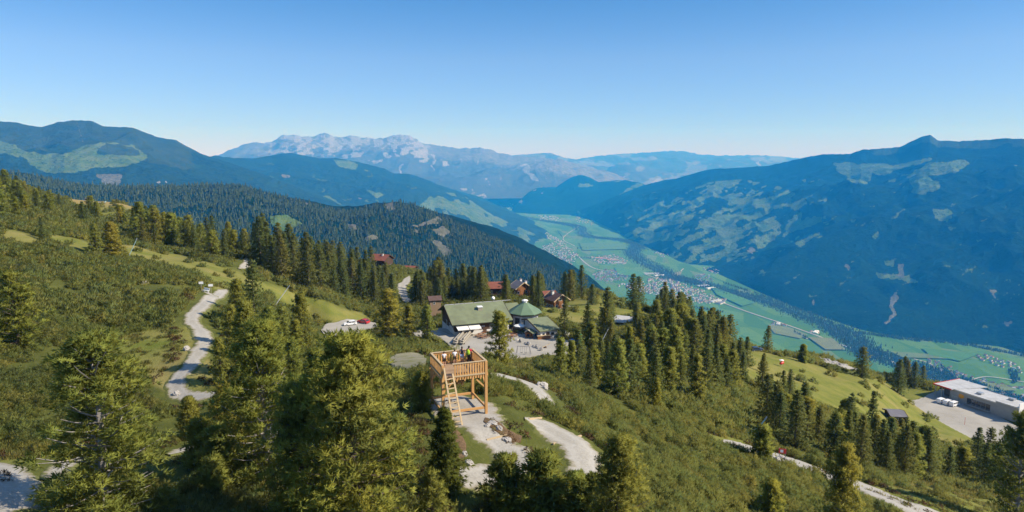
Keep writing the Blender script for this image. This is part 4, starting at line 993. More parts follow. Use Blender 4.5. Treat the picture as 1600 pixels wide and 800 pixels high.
def hut_at(px, py, d, *a, dz=0.0, **k):
    p = at(px, py, d); z = float(height(p[0], p[1])); return (p[0], p[1], z + dz)
def roof_z(px, py, d): return float(at(px, py, d)[2])
def chalet(name, px, ridge_py, d, rz, L, Wf, eave, ridge, label, **k):
    """stands on the hillside with its ridge at a photo pixel; a base wall makes up what the slope leaves"""
    if d is None:
        p = gp(px, k.pop('foot')); z = float(p[2]) - 0.2; hgt = slope(px, ridge_py) * p[1] - z; f_ = hgt / ridge; L, Wf, eave, ridge = L * f_, Wf * f_, eave * f_, hgt
        k['wins'] = [(a * f_, b_ * f_, c_ * f_, e_ * f_) for a, b_, c_, e_ in k.get('wins', ())]; k['side_wins'] = [(a * f_, b_ * f_, c_ * f_, e_ * f_, s_) for a, b_, c_, e_, s_ in k.get('side_wins', ())]
        if k.get('balcony'): k['balcony'] *= f_
        print(name, px, 'distance', p[1], 'scale', f_)
        return gable_house(name, (p[0], p[1], z), rz, L, Wf, k.pop('Wb', Wf), eave, ridge, label, k.pop('cat', 'chalet'), plinth=4.0, **k)
    p = at(px, ridge_py, d); z = p[2] - ridge
    return gable_house(name, (p[0], p[1], z), rz, L, Wf, k.pop('Wb', Wf), eave, ridge, label, k.pop('cat', 'chalet'), plinth=max(3.0, z - float(height(p[0], p[1])) + 2.5), **k)
W3 = [(-3, 1.0, 0.9, 1.1), (-0.6, 1.0, 0.9, 1.1), (1.8, 1.0, 0.9, 1.1)]
W3 = [(-1.9, 0.8, 0.9, 1.0), (-0.4, 0.8, 0.9, 1.0), (1.1, 0.8, 0.9, 1.0)]
W6 = W3 + [(-1.9, 0.8, 3.2, 1.0), (1.1, 0.8, 3.2, 1.0)]
chalet('chalet', 596, 397, 400, R(-22), 11.5, 5.6, 5.2, 8.2, 'chalet with a broad red roof showing above the spruce belt', wall='dark_wood', roof='red_roof', wins=W3, side_wins=[(-2, 1, 1, 1.1, 1), (1, 1, 1, 1.1, 1)], chimney=[(1.5, -1.2, 1.0)], door=2.6)
chalet('wooden_hut', 641, 415, 395, R(-15), 7.5, 4.2, 3.0, 4.8, 'small hut with a dull red roof half hidden by spruces', wall='dark_wood', roof='red_roof', wins=W3[:2], cat='hut')
chalet('wooden_hut', 679, 462, 232, R(14), 4.6, 2.6, 2.4, 3.6, 'small plank hut with a dark brown roof at the corner of the large restaurant', wall='deck_wood', roof='brown_roof', wins=[(-0.8, 0.7, 1.0, 0.8)], cat='hut', over=0.4)
chalet('chalet', 773, 440, None, R(6), 7.5, 4.5, 5.2, 7.4, 'tall dark chalet with a red roof behind the long green roof', wall='dark_wood', roof='red_roof', wins=W6[:4], side_wins=[(-2, 1, 1, 1.1, -1)], foot=466)
chalet('chalet', 813, 439, None, R(-62), 7.4, 4.4, 5.6, 8.4, 'chalet with a broad grey roof and orange log walls with balcony', wall='log_wood', roof='grey_roof', base=1.6, wins=W6, side_wins=[(-3, 1, 3.2, 1.1, -1), (0, 1, 3.2, 1.1, -1), (2, 1, .9, 1.1, -1), (-3, 1, 3.2, 1.1, 1), (1, 1, 3.2, 1.1, 1)], chimney=[(-2, 1.2, 1.2), (2, 1.5, 1.2)], balcony=2.9, foot=467)
chalet('chalet', 869, 457, None, R(-58), 7.6, 3.7, 3.6, 6.0, 'orange log chalet with a dark roof and its gable towards the terrace meadow', wall='log_wood', roof='brown_roof', wins=W3, side_wins=[(-2.4, 1, 1, 1.1, 1), (0.4, 1, 1, 1.1, 1), (-1, 1.4, 3.4, 1.0, 1)], chimney=[(-1, -1, 1.2)], base=0.7, foot=481)
chalet('chalet', 857, 454, None, R(20), 6.0, 4.0, 4.4, 6.4, 'chalet with a dull red roof behind the orange log chalet', wall='dark_wood', roof='red_roof', wins=W3[:2], foot=477)
chalet('shed', 975, 494, 238, R(-24), 9.0, 5.2, 2.6, 3.7, 'long low shed with a pale grey roof standing among tall spruces', wall='deck_wood', roof='pale_roof', wins=W3[:2], cat='shed')
_g = gp(1398, 660); s_ = chalet('shed', 1399, 641, float(_g.y), R(-8), 4.8, 3.2, 2.3, 3.1, 'shed with a blue grey roof at the lower edge of the meadow', wall='dark_wood', roof='grey_roof', wins=[(-0.9, 0.8, 0.9, 0.9)], cat='shed', over=0.5)
# ------------------------------------------------------------------ cable car station
STZ = -104.5
_r1 = rays(1483, 625.5); _r2 = rays(1582, 658.5); _A = _r1 * (STZ / _r1[2]); _B = _r2 * (STZ / _r2[2])
ang = math.atan2(_B[1] - _A[1], _B[0] - _A[0]); print('station', _A, _B)
ST = empty('cable_car_station', (_A[0], _A[1], STZ), ang, 'long grey clad cable car station with a flat pale roof beside the gravel yard', 'station building')
for k in range(9):
    for w_ in (-8, -3, 5): BLOCK.append((_A[0] + math.cos(ang) * (k * 4 - 6) - math.sin(ang) * w_, _A[1] + math.sin(ang) * (k * 4 - 6) + math.cos(ang) * w_, 6))
b = MB(); b.box(0, 0, -8, 19.0, 11, 5.3); b.build('wall', M['concrete'], ST)
b = MB(); b.box(19.004, -0.3, -8, 27.5, 8.5, 6.1); b.build('end_block', M['concrete'], ST)
b = MB(); b.box(-0.25, -0.25, 5.304, 19.0, 11.3, 5.5); b.build('roof', M['pale_roof'], ST)
b = MB(); b.box(18.85, -0.5, 6.104, 27.7, 8.7, 6.28); b.build('roof', M['pale_roof'], ST)
b = MB()
for y in (-0.33, 11.3): b.box(-0.3, y, 5.2, 18.9, y + 0.07, 5.66)
b.box(18.8, -0.62, 6.0, 27.8, -0.504, 6.4); b.box(27.704, -0.5, 6.0, 27.8, 8.7, 6.4); b.build('parapet', M['steel'], ST)
b = MB(); b.box(9, 3, 5.51, 11, 5, 6.3); b.box(20, 5.5, 6.29, 22, 7, 7.1); b.build('roof_unit', M['steel'], ST)
for x in range(5):
    b = MB(); b.box(7.4 + x * 1.9, -0.07, 1.2, 9.1 + x * 1.9, -0.004, 3.7); b.build('window', M['glass'], ST)
b = MB(); b.box(7.3, -0.9, 0.75, 17.0, -0.004, 1.0); b.bar((7.3, -0.8, 1.85), (17, -0.8, 1.85), 0.06, 0.06)
for x in range(6): b.bar((7.4 + x * 1.9, -0.8, 1.0), (7.4 + x * 1.9, -0.8, 1.84), 0.05, 0.05)
b.build('walkway', M['steel'], ST)
b = MB(); b.box(0.8, -0.06, 0, 3.6, -0.004, 2.8); b.build('gate', M['steel'], ST)
g = random.Random(3); n = 22
b = MB(); pts = [((1 + 0.28 * math.sin(k * 3) + g.uniform(-.12, .12)) * 1.15 * math.cos(6.283 * k / n), (1 + g.uniform(-.2, .2)) * 0.95 * math.sin(6.283 * k / n)) for k in range(n)]
b.prism([(4.9 + a, 3.5 + c_) for a, c_ in pts], -0.05, -0.005); b.build('emblem', M['orange'], ST)
b = MB(); b.slab([(-6.5, -1.4, 5.6), (1.5, -1.4, 5.6), (6.5, 14.5, 5.9), (-5.5, 14.5, 5.9)], 0.25); b.build('canopy_roof', M['pale_roof'], ST)
b = MB(); b.bar((-6.6, -1.5, 5.5), (1.5, -1.5, 5.5), 0.12, 0.5); b.bar((-6.65, -1.4, 5.5), (-5.6, 14.5, 5.8), 0.12, 0.5); b.build('red_fascia', M['red'], ST)
for x, y in ((-5.8, -0.7), (-3, -0.7), (-5.4, 7), (-5.1, 13.5)):
    b = MB(); b.box(x - 0.15, y - 0.15, -6, x + 0.15, y + 0.15, 5.32); b.build('column', M['steel'], ST)
b = MB(); b.box(-5.0, 4, -6, -0.1, 4.3, 5.2); b.build('hall_wall', M['grey_roof'], ST)
b = MB(); b.box(27.85, -1.2, -1.5, 28.1, 9.5, 8.3); b.build('gable_fin', M['white'], ST)
b = MB(); b.box(28.2, 1.2, -4, 35, 8.8, 5.2); b.build('boarding_hall', M['concrete'], ST)
b = MB(); b.box(28.15, 1.0, 5.204, 35.3, 9.0, 5.5); b.build('hall_roof', M['red_roof'], ST)
LR = empty('lower_station_roof', (192.0, 232.0, -108.4), R(-62), 'sunken building with a blue grey flat roof in front of the station', 'building')
BLOCK.append((192, 232, 9))
b = MB(); b.box(-9, -5, -8, 9, 5, 2.6); b.build('wall', M['concrete'], LR)
b = MB(); b.box(-9.4, -5.4, 2.604, 9.4, 5.4, 2.95); b.build('roof', M['grey_roof'], LR)
b = MB(); b.bar((-9.3, -5.3, 3.1), (9.3, -5.3, 3.1), 0.1, 0.3); b.build('roof_edge', M['steel'], LR)

# ------------------------------------------------------------------ vehicles
def vehicle(name, p, rz, paint, label, kind='car', group=None):
    r = empty(name, p, rz, label, 'van' if kind == 'van' else 'car', group); BLOCK.append((p[0], p[1], 2.8))
    if kind == 'van':
        L, Wd = 4.9, 1.9; prof = [(-2.45, .35), (2.4, .35), (2.45, .8), (2.3, 1.1), (1.75, 1.25), (1.1, 1.95), (.6, 2.05), (-2.3, 2.05), (-2.45, 1.8)]
        glass = [[(1.68, 1.27), (1.12, 1.86), (0.3, 1.86), (0.3, 1.27)], [(0.15, 1.3), (0.15, 1.84), (-1.0, 1.84), (-1.0, 1.3)], [(-1.15, 1.3), (-1.15, 1.84), (-2.2, 1.84), (-2.2, 1.3)]]
        ws = (((1.73, 1.28), (1.13, 1.92)), ((-2.43, 1.2), (-2.43, 1.8)))
    else:
        L, Wd = 4.2, 1.75; prof = [(-2.1, .32), (2.05, .32), (2.1, .62), (1.95, .85), (1.0, .95), (.35, 1.42), (-.2, 1.48), (-1.45, 1.44), (-2.0, .98), (-2.1, .9)]
        glass = [[(.88, .98), (.33, 1.36), (-.35, 1.38), (-.35, .98)], [(-.45, .98), (-.45, 1.38), (-1.4, 1.36), (-1.75, 1.0)]]
        ws = (((.98, .98), (.38, 1.40)), ((-1.98, 1.02), (-1.5, 1.40)))
    b = MB(); hwid = Wd / 2; n = len(prof)
    b.v = []; rings = []
    for y, k in ((-hwid, 1), (hwid, 1)):
        tz = [z for _, z in prof]
        rings.append(len(b.v)); b.v += [(x, y * (1 - 0.10 * max(0, (z - .9))), z) for x, z in prof]
    b.f = [list(range(n)), list(range(n, 2 * n))[::-1]] + [[i, (i + 1) % n, n + (i + 1) % n, n + i] for i in range(n)]; b.mi = [0] * len(b.f)
    b.build('body', paint, r, bevel=0.03)
    for s_ in (-1, 1):
        for pl in glass:
            b = MB(); b.add([(x, s_ * (hwid * (1 - 0.10 * max(0, (z - .9))) + 0.012), z) for x, z in pl], [tuple(range(len(pl)))]); b.build('side_window', M['glass'], r)
    for (xa, za), (xb, zb) in ws:
        o = 0.014 if xa > 0 else -0.014
        b = MB(); b.add([(xa + o, -hwid * .84, za), (xa + o, hwid * .84, za), (xb + o, hwid * .76, zb + 0.01), (xb + o, -hwid * .76, zb + 0.01)], [(0, 1, 2, 3)]); b.build('windscreen' if xa > 0 else 'rear_window', M['glass'], r)
    ax = L * 0.30
    for x in (-ax, ax):
        for s_ in (-1, 1):
            b = MB(); b.tube([(x, s_ * (hwid - 0.17), .32), (x, s_ * (hwid + 0.025), .32)], .32, 12); w_ = b.build('wheel', M['black'], r)
            b = MB(); b.tube([(x, s_ * (hwid + 0.028), .32), (x, s_ * (hwid + 0.04), .32)], .19, 10); b.build('rim', M['steel'], w_)
    for s_ in (-1, 1):
        b = MB(); b.box(L / 2 - 0.10, s_ * hwid * .72 - .16, .66, L / 2 + 0.012, s_ * hwid * .72 + .16, .80); b.build('headlight', M['white'], r)
        b = MB(); b.box(-L / 2 - 0.012, s_ * hwid * .78 - .1, .75, -L / 2 + 0.1, s_ * hwid * .78 + .1, .95); b.build('tail_light', M['red'], r)
    return r
def on_ground(px, py, dz=0.06): p = gp(px, py); return (p.x, p.y, p.z + 0.05 + 0.0007 * p.y)
vehicle('parked_car', on_ground(547, 509), R(205), M['carwhite'], 'white estate car parked on the gravel car park')
vehicle('parked_car', on_ground(568, 506), R(150), M['carred'], 'red car parked next to the white one on the gravel')
vehicle('parked_car', on_ground(1182, 549), R(10), M['carblue'], 'dark blue car at the edge of the trees above the meadow')
for k, (px, py) in enumerate(((1471, 630), (1481, 632.5), (1491, 635))):
    vehicle('parked_van', on_ground(px, py), R(28), M['carwhite'], ['white van parked furthest from the end block of the station', 'middle one of the white vans in front of the station wall', 'white van standing nearest to the sloping station walkway'][k], 'van', 'white vans by the station')

# ------------------------------------------------------------------ people on the platform
def person(name, base, rz, h, label, shirt, legs, hair, sleeves=True, shorts=False, armpose='rail', longhair=False):
    r = empty(name, base, rz, label, 'person'); k = h / 1.75
    def skinmesh(nm, verts, edges, rads, mat, sub=1):
        me = bpy.data.meshes.new(nm); me.from_pydata([Vector(v) * k for v in verts], edges, [])
        o = bpy.data.objects.new(nm, me); COL.objects.link(o)
        md = o.modifiers.new('s', 'SKIN'); o.modifiers.new('u', 'SUBSURF').levels = sub
        for i, rd in enumerate(rads): me.skin_vertices[0].data[i].radius = (rd * k, rd * k)
        me.skin_vertices[0].data[0].use_root = True
        dg = bpy.context.evaluated_depsgraph_get(); me2 = bpy.data.meshes.new_from_object(o.evaluated_get(dg)); me2.name = nm
        bpy.data.objects.remove(o); me2.materials.clear(); me2.materials.append(mat)
        me2.polygons.foreach_set('use_smooth', [True] * len(me2.polygons))
        return link(bpy.data.objects.new(nm, me2), r)
    ay = 0.30 if armpose == 'rail' else 0.12
    V = [(0, 0, .98), (0, 0, 1.18), (0, .01, 1.38), (0, .01, 1.50), (0, .03, 1.60), (0, .035, 1.72),
         (-.19, .01, 1.42), (-.27, .06, 1.16), (-.24, ay, 1.06), (-.22, ay + .10, 1.06), (.19, .01, 1.42), (.27, .06, 1.16), (.24, ay, 1.06), (.22, ay + .10, 1.06),
         (-.09, 0, .92), (-.10, .03, .50), (-.11, -.01, .09), (-.12, .14, .04), (.09, 0, .92), (.10, .02, .50), (.11, -.03, .09), (.12, .12, .04)]
    E = [(0, 1), (1, 2), (2, 3), (3, 4), (4, 5), (2, 6), (6, 7), (7, 8), (8, 9), (2, 10), (10, 11), (11, 12), (12, 13), (0, 14), (14, 15), (15, 16), (16, 17), (0, 18), (18, 19), (19, 20), (20, 21)]
    Rr = [.145, .125, .15, .062, .095, .085, .065, .048, .036, .04, .065, .048, .036, .04, .088, .062, .045, .04, .088, .062, .045, .04]
    skinmesh('body', V, E, Rr, M['skin'])
    sv = [(0, 0, .96), (0, 0, 1.18), (0, .01, 1.38), (0, .01, 1.46), (-.19, .01, 1.42), (-.245, .04, 1.24), (.19, .01, 1.42), (.245, .04, 1.24)]
    se = [(0, 1), (1, 2), (2, 3)] + ([(2, 4), (4, 5), (2, 6), (6, 7)] if sleeves else [])
    sr = [.165, .145, .17, .075] + ([.082, .07, .082, .07] if sleeves else [])
    if not sleeves: sv = sv[:4]
    skinmesh('shirt', sv, se, sr, shirt)
    lv = [(0, 0, .98), (-.09, 0, .90), (-.10, .03, .52), (.09, 0, .90), (.10, .02, .52)]; le = [(0, 1), (1, 2), (0, 3), (3, 4)]; lr = [.16, .108, .09, .108, .09]
    if not shorts: lv += [(-.11, -.01, .12), (.11, -.03, .12)]; le += [(2, 5), (4, 6)]; lr += [.07, .07]
    skinmesh('trousers', lv, le, lr, legs)
    b = MB(); b.blob((0, .015 * k, 1.665 * k), (.105 * k, .118 * k, .115 * k), 12, 8, 4, .03)
    if longhair: b.blob((0, -.07 * k, 1.52 * k), (.08 * k, .05 * k, .16 * k), 10, 6, 5, .05)
    b.build('hair', hair, r, True)
    for s_ in (-1, 1):
        b = MB(); b.blob((s_ * .115 * k, .09 * k, .045 * k), (.05 * k, .13 * k, .045 * k), 8, 5, 1, .02); b.build('shoe', M['black'], r, True)
    return r
def on_deck(lx, ly):
    m_ = Matrix.Rotation(R(21), 3, 'Z') @ Vector((lx, ly, 0)); return (TW.location.x + m_.x, TW.location.y + m_.y, TW.location.z + DK)
shw = plain('white_shirt', (0.70, 0.72, 0.74), 0.9, 0.05, 6); shr = plain('crimson_shirt', (0.55, 0.035, 0.07), 0.9, 0.1, 6); shn = plain('navy_top', (0.025, 0.025, 0.05), 0.9, 0.1, 6)
dkt = plain('dark_trousers', (0.03, 0.028, 0.03), 0.9, 0.1, 6); blt = plain('light_blue_shorts', (0.35, 0.45, 0.62), 0.9, 0.1, 6); hbr = plain('brown_hair', (0.06, 0.035, 0.02), 0.6, 0.2, 9); hdk = plain('dark_hair', (0.02, 0.015, 0.012), 0.6, 0.2, 9)
person('person', on_deck(-1.0, 1.25), R(8), 1.42, 'child in white shirt and dark shorts leaning on the rail farthest from the adults', shw, dkt, hbr, True, True)
person('person', on_deck(0.10, 1.45), R(10), 1.45, 'child in white shirt and dark shorts standing beside the woman in navy top', shw, dkt, hdk, True, True)
person('person', on_deck(0.82, 1.42), R(0), 1.68, 'woman in dark sleeveless top and light blue shorts at the rail', shn, blt, hbr, False, True, longhair=True)
person('person', on_deck(1.38, 0.98), R(-12), 1.80, 'adult in crimson shirt and dark trousers wearing a lime green backpack', shr, dkt, hdk, True, False)
lime = plain('lime_fabric', (0.36, 0.58, 0.03), 0.85, 0.12, 5)
BP = empty('backpack', on_deck(1.38, 0.98), R(-12), 'lime green hiking backpack on the back of the crimson shirt', 'backpack')
b = MB(); b.blob((0, -.27, 1.27), (.175, .12, .29), 12, 9, 3, .03); b.build('main_bag', lime, BP, True)
b = MB(); b.blob((0, -.375, 1.17), (.12, .06, .14), 10, 7, 3, .03); b.build('front_pocket', plain('dark_lime_fabric', (0.16, 0.30, 0.02), 0.85, 0.1, 5), BP, True)
for s_ in (-1, 1):
    b = MB(); b.tube([(s_ * .10, -.18, 1.53), (s_ * .125, .02, 1.585), (s_ * .14, .175, 1.42), (s_ * .15, .12, 1.15), (s_ * .13, -.18, 1.04)], .022, 6); b.build('strap', dkt, BP, True)
# ================================================================== VALLEY: river, roads, villages
q = NT('river_water'); q.bsdf((0.045, 0.10, 0.11), 0.15, 0.5, 0, q.bump(q.noise(0.05, 3), 0.05, 1.0)); M['river'] = q.m
M['valley_road'] = plain('valley_road', (0.34, 0.33, 0.30), 0.9, 0.1, 0.02)
VSHEET = [0]
def valley_strip(pix, width, name, mat, kind='structure', sub=10):
    VSHEET[0] += 1
    g = on_valley([p[0] for p in pix], [p[1] for p in pix])[:, :2]; c_ = catmull(g, sub)
    tan = unit(np.gradient(c_, axis=0)); nrm = np.stack([-tan[:, 1], tan[:, 0]], -1)
    L = c_ + nrm * width / 2; Rr = c_ - nrm * width / 2; z = VZ + 0.4 + 0.5 * VSHEET[0]
    V = np.stack([np.column_stack([L, np.full(len(L), z)]), np.column_stack([Rr, np.full(len(L), z)])], 1).reshape(-1, 3)
    o = link(bpy.data.objects.new(name, np_mesh(name, V, grid_faces(len(L), 2), [mat]))); tag(o, kind=kind); return c_, nrm
RIV = [(790,334),(850,345),(882,350),(905,356),(916,369),(960,374),(990,379),(996,385),(988,395),(1002,408),(1035,424),(1046,433),(1066,437),(1100,445),(1150,459),(1200,472),(1250,491),(1300,511),(1328,527),(1348,546),(1380,560),(1440,578),(1475,594),(1540,618),(1640,650)]
rc_, rn_ = valley_strip(RIV, 42, 'river', M['river'])
for pix, wd in (([(1384,555),(1398,568),(1416,582)], 14), ([(1428,561),(1452,568),(1462,578),(1472,586)], 12), ([(1416,582),(1450,590),(1520,612),(1600,640)], 14), ([(900,398),(930,420),(985,425),(1010,426)], 16),
                ([(1060,432),(1064,424),(1068,420)], 12), ([(1205,508),(1235,520),(1262,530)], 14), ([(1000,426),(1080,455),(1160,485),(1240,512),(1330,545)], 14), ([(880,352),(905,352),(880,372),(898,385)], 12), ([(1500,602),(1540,590),(1600,598)], 10)):
    valley_strip(pix, wd, 'road', M['valley_road'])
for poly, colr in (([(1200,508),(1232,512),(1262,524),(1250,530),(1210,522)], (0.13, 0.16, 0.055)), ([(1050,428),(1066,424),(1062,434),(1052,434)], (0.17, 0.17, 0.08)), ([(1390,550),(1470,556),(1480,562),(1410,560)], (0.10, 0.15, 0.05)), ([(1440,545),(1530,555),(1500,566),(1452,556)], (0.05, 0.15, 0.03)), ([(1530,598),(1572,603),(1590,612),(1548,613)], (0.12, 0.15, 0.035)), ([(1262,528),(1300,530),(1322,548),(1290,548)], (0.14, 0.16, 0.06)),
                   ([(905,380),(975,382),(980,390),(910,392)], (0.075, 0.16, 0.04)), ([(960,418),(1010,428),(1000,434),(965,430)], (0.06, 0.17, 0.035)), ([(1110,448),(1180,474),(1160,480),(1120,462)], (0.055, 0.16, 0.035))):
    VSHEET[0] += 1; b = MB(); p = on_valley([a for a, _ in poly], [c_ for _, c_ in poly]); b.add([(x, y, VZ + 0.4 + 0.5 * VSHEET[0]) for x, y, _ in p], [tuple(range(len(poly)))])
    tag(b.build('field', plain('field_crop', colr, 0.95, 0.15, 0.02)), kind='structure')
# trees along the river, hedges and copses
g = np.random.default_rng(7); pts = []
for s_ in (-1, 1):
    for k in range(len(rc_)):
        for _ in range(30): pts.append(rc_[k] + rn_[k] * s_ * (28 + abs(g.normal()) * 34) + g.normal(size=2) * 30)
def copse(poly, n):
    xs = [p[0] for p in poly]; ys = [p[1] for p in poly]; x = g.uniform(min(xs), max(xs), n * 3); y = g.uniform(min(ys), max(ys), n * 3); k = inside(x, y, poly)
    pts.extend(on_valley(x[k], y[k])[:n, :2])
copse([(1574,578),(1588,580),(1594,596),(1582,600)], 120)
for a, c_, n in (((1085,480), (1130,488), 60), ((900,402), (925,404), 40), ((820,362), (845,366), 60), ((1240,519), (1262,530), 40), ((985,383), (1040,396), 80), ((870,360), (880,372), 40), ((1430,530), (1520,540), 150), ((1340,520), (1440,533), 260), ((1520,541), (1620,560), 200), ((1130,442), (1210,468), 150), ((900,388),(928,388),40), ((1500,590),(1600,625),200), ((1470,572),(1500,600),90)):
    t = g.uniform(size=n); P = on_valley(a[0] + (c_[0] - a[0]) * t, a[1] + (c_[1] - a[1]) * t + g.normal(size=n) * 0.8); pts.extend(P[:, :2])
pts = np.array(pts); cone_wood('riverside_woods', np.column_stack([pts, np.full(len(pts), VZ - 1)]), g.uniform(12, 24, len(pts)), 'dark belts of trees along the river and hedges in the valley', M['farwood'])
# a few large trees of the opposite slope are too small to tell apart: one wood
HOUSE = []
for rc, wc in (((0.20, 0.085, 0.06), (0.62, 0.61, 0.58)), ((0.12, 0.11, 0.115), (0.66, 0.65, 0.63)), ((0.16, 0.10, 0.075), (0.62, 0.50, 0.38)), ((0.30, 0.29, 0.29), (0.64, 0.63, 0.61))):
    b = MB(); b.box(-7, -5.5, -1, 7, 5.5, 6.5); b.m = 1
    b.slab([(-8, -6.8, 6.3), (8, -6.8, 6.3), (8, 0, 9.6), (-8, 0, 9.6)], 0.5); b.slab([(-8, 6.8, 6.3), (8, 6.8, 6.3), (8, 0, 9.6), (-8, 0, 9.6)], 0.5)
    o = b.build('village_house', [plain('house_wall', wc, 0.9, 0.04, 0.1), plain('house_roof', rc, 0.8, 0.15, 0.2)]); HOUSE.append(o.data); bpy.data.objects.remove(o)
VILL = [  # outline in photo pixels, houses, phrase
 ([(1466,570),(1480,566),(1500,580),(1520,588),(1560,600),(1600,606),(1600,612),(1556,606),(1510,594),(1484,588),(1468,580)], 62, 'in the long village below the station'),
 ([(1525,552),(1560,560),(1600,575),(1600,585),(1556,572),(1530,562)], 46, 'in the hamlet under the steep dark slope'),
 ([(1445,560),(1470,566),(1474,576),(1452,572)], 14, 'at the near bend of the field road'),
 ([(1560,612),(1600,618),(1600,630),(1566,622)], 22, 'in the hamlet just behind the station roof'),
 ([(960,446),(1000,440),(1030,432),(1060,440),(1100,455),(1112,470),(1120,474),(1090,474),(1050,466),(1000,456)], 520, 'in the large village beyond the spruces'),
 ([(1105,458),(1132,466),(1138,474),(1112,472)], 26, 'by the valley road halls'),
 ([(925,428),(950,420),(978,430),(984,438),(950,440),(930,438)], 160, 'in the round village amid green fields'),
 ([(922,402),(960,398),(980,408),(976,414),(936,412)], 110, 'around the orange roofed works'),
 ([(842,386),(862,380),(886,384),(902,398),(892,416),(886,426),(870,414),(850,402)], 340, 'in the town below the forested ridge'),
 ([(850,362),(870,372),(884,382),(872,382),(852,370)], 60, 'up the slope behind the ridge foot town'),
 ([(1020,395),(1050,388),(1072,396),(1064,402),(1030,402)], 60, 'in the scattered village across the river'),
 ([(1060,370),(1080,366),(1084,372),(1064,376)], 0, ''),
 ([(1082,432),(1105,428),(1116,440),(1096,446)], 46, 'in the hamlet below the meadow slope'),
 ([(1100,416),(1130,424),(1120,428),(1098,422)], 18, 'at the foot of the meadow slope'),
 ([(760,322),(800,318),(812,328),(780,332)], 110, 'in the far town at the head of the valley'),
 ([(840,336),(872,338),(880,346),(845,345)], 70, 'in the far village below the wooded hill'),
 ([(900,338),(930,344),(925,352),(900,348)], 40, 'in the far hamlet beside the wooded hill'),
 ([(1205,505),(1225,506),(1228,510),(1208,509)], 9, 'at the farm with the pale yard'),
 ([(1264,517),(1284,518),(1284,523),(1268,522)], 8, 'at the farm by the wide river bend'),
]
hs = []
for poly, n, ph in VILL:
    if not n: continue
    xs = [p[0] for p in poly]; ys = [p[1] for p in poly]; x = g.uniform(min(xs), max(xs), n * 8); y = g.uniform(min(ys), max(ys), n * 8); k = inside(x, y, poly)
    P = on_valley(x[k], y[k])[:n]; a0 = g.uniform(0, 3.14)
    acc = []
    for p in P:
        if all((p[0] - a[0]) ** 2 + (p[1] - a[1]) ** 2 > 17 ** 2 for a in acc): acc.append(p); hs.append((p[1], p[0], p[1], a0 + (g.integers(2)) * math.pi / 2 + g.normal() * 0.15, int(g.choice([0, 1, 1, 2, 3])), ph))
hs.sort(key=lambda h: h[0])
NAMES = ['white house with a red brown roof', 'white house with a dark grey roof', 'brown wooden house with a brown roof', 'white house with a pale grey roof']
mainv, rest = hs[:285], hs[285:]
for d_, x, y, a, k, ph in mainv:
    o = link(bpy.data.objects.new('village_house', HOUSE[k])); o.location = (x, y, VZ); o.rotation_euler = (0, 0, a); s_ = g.uniform(0.85, 1.3); o.scale = (s_, s_, s_)
    tag(o, NAMES[k] + ' ' + ph, 'house', NAMES[k].replace('house', 'houses') + ' ' + ph)
V = []; Fm = []; mi = []
for d_, x, y, a, k, ph in rest:
    me = HOUSE[k]; s_ = g.uniform(0.95, 1.5); ca, sa = math.cos(a) * s_, math.sin(a) * s_; o_ = len(V)
    for v in me.vertices: V.append((x + v.co.x * ca - v.co.y * sa, y + v.co.x * sa + v.co.y * ca, VZ + v.co.z * s_))
    for p in me.polygons: Fm.append([o_ + i for i in p.vertices]); mi.append(k * 2 + p.material_index)
me = np_mesh('far_village', V, Fm, [m for h in HOUSE for m in h.materials], False, None, None, mi)
tag(link(bpy.data.objects.new('far_village', me)), 'pale villages further up the valley', None, None, 'stuff')
for k, (px, py, L, Wd, cl, lab) in enumerate(((940,404,150,60,'orange','orange roofed works hall beside the valley road'), (958,407,120,50,'orange','smaller orange hall behind the larger orange works hall'), (966,411,90,40,'pale_roof','pale hall next to the orange works halls'), (1018,428,160,40,'pale_roof','long pale hall at the river end of the large village'), (1030,431,110,40,'white','white hall beside the long pale hall near the river'),
        (1098,447,120,40,'pale_roof','pale warehouse on the river bank'), (1110,451,100,36,'white','white warehouse farther along the river bank'), (1118,471,130,40,'pale_roof','pale hall at the edge of the long green field'), (1126,474,90,40,'grey_roof','grey hall next to the pale hall by the green field'), (1275,520,70,30,'white','white farm barn by the wide river bend'), (1216,507,80,26,'pale_roof','pale farm barn on the brown yard'), (1100,448,60,30,'grey_roof','grey hall between the river warehouses'))):
    p = on_valley([px], [py])[0]; r = empty('works_hall', (p[0], p[1], VZ), R(-25 + 9 * k), lab, 'hall')
    b = MB(); b.box(-L / 2, -Wd / 2, -1, L / 2, Wd / 2, 9); b.build('wall', M['plaster'], r)
    b = MB(); b.slab([(-L / 2 - 1, -Wd / 2 - 1, 9.1), (L / 2 + 1, -Wd / 2 - 1, 9.1), (L / 2 + 1, 0, 12), (-L / 2 - 1, 0, 12)], 0.6); b.slab([(-L / 2 - 1, Wd / 2 + 1, 9.1), (L / 2 + 1, Wd / 2 + 1, 9.1), (L / 2 + 1, 0, 12), (-L / 2 - 1, 0, 12)], 0.6)
    b.build('roof', plain('orange_hall_roof', (0.42, 0.22, 0.13), 0.8, 0.1, 0.05) if cl == 'orange' else M[cl], r)

# ================================================================== SMALL THINGS ON THE HILLSIDE
def spot(px, py, dz=0.05): p = gp(px, py); return (p.x, p.y, p.z + dz + 0.0007 * p.y)
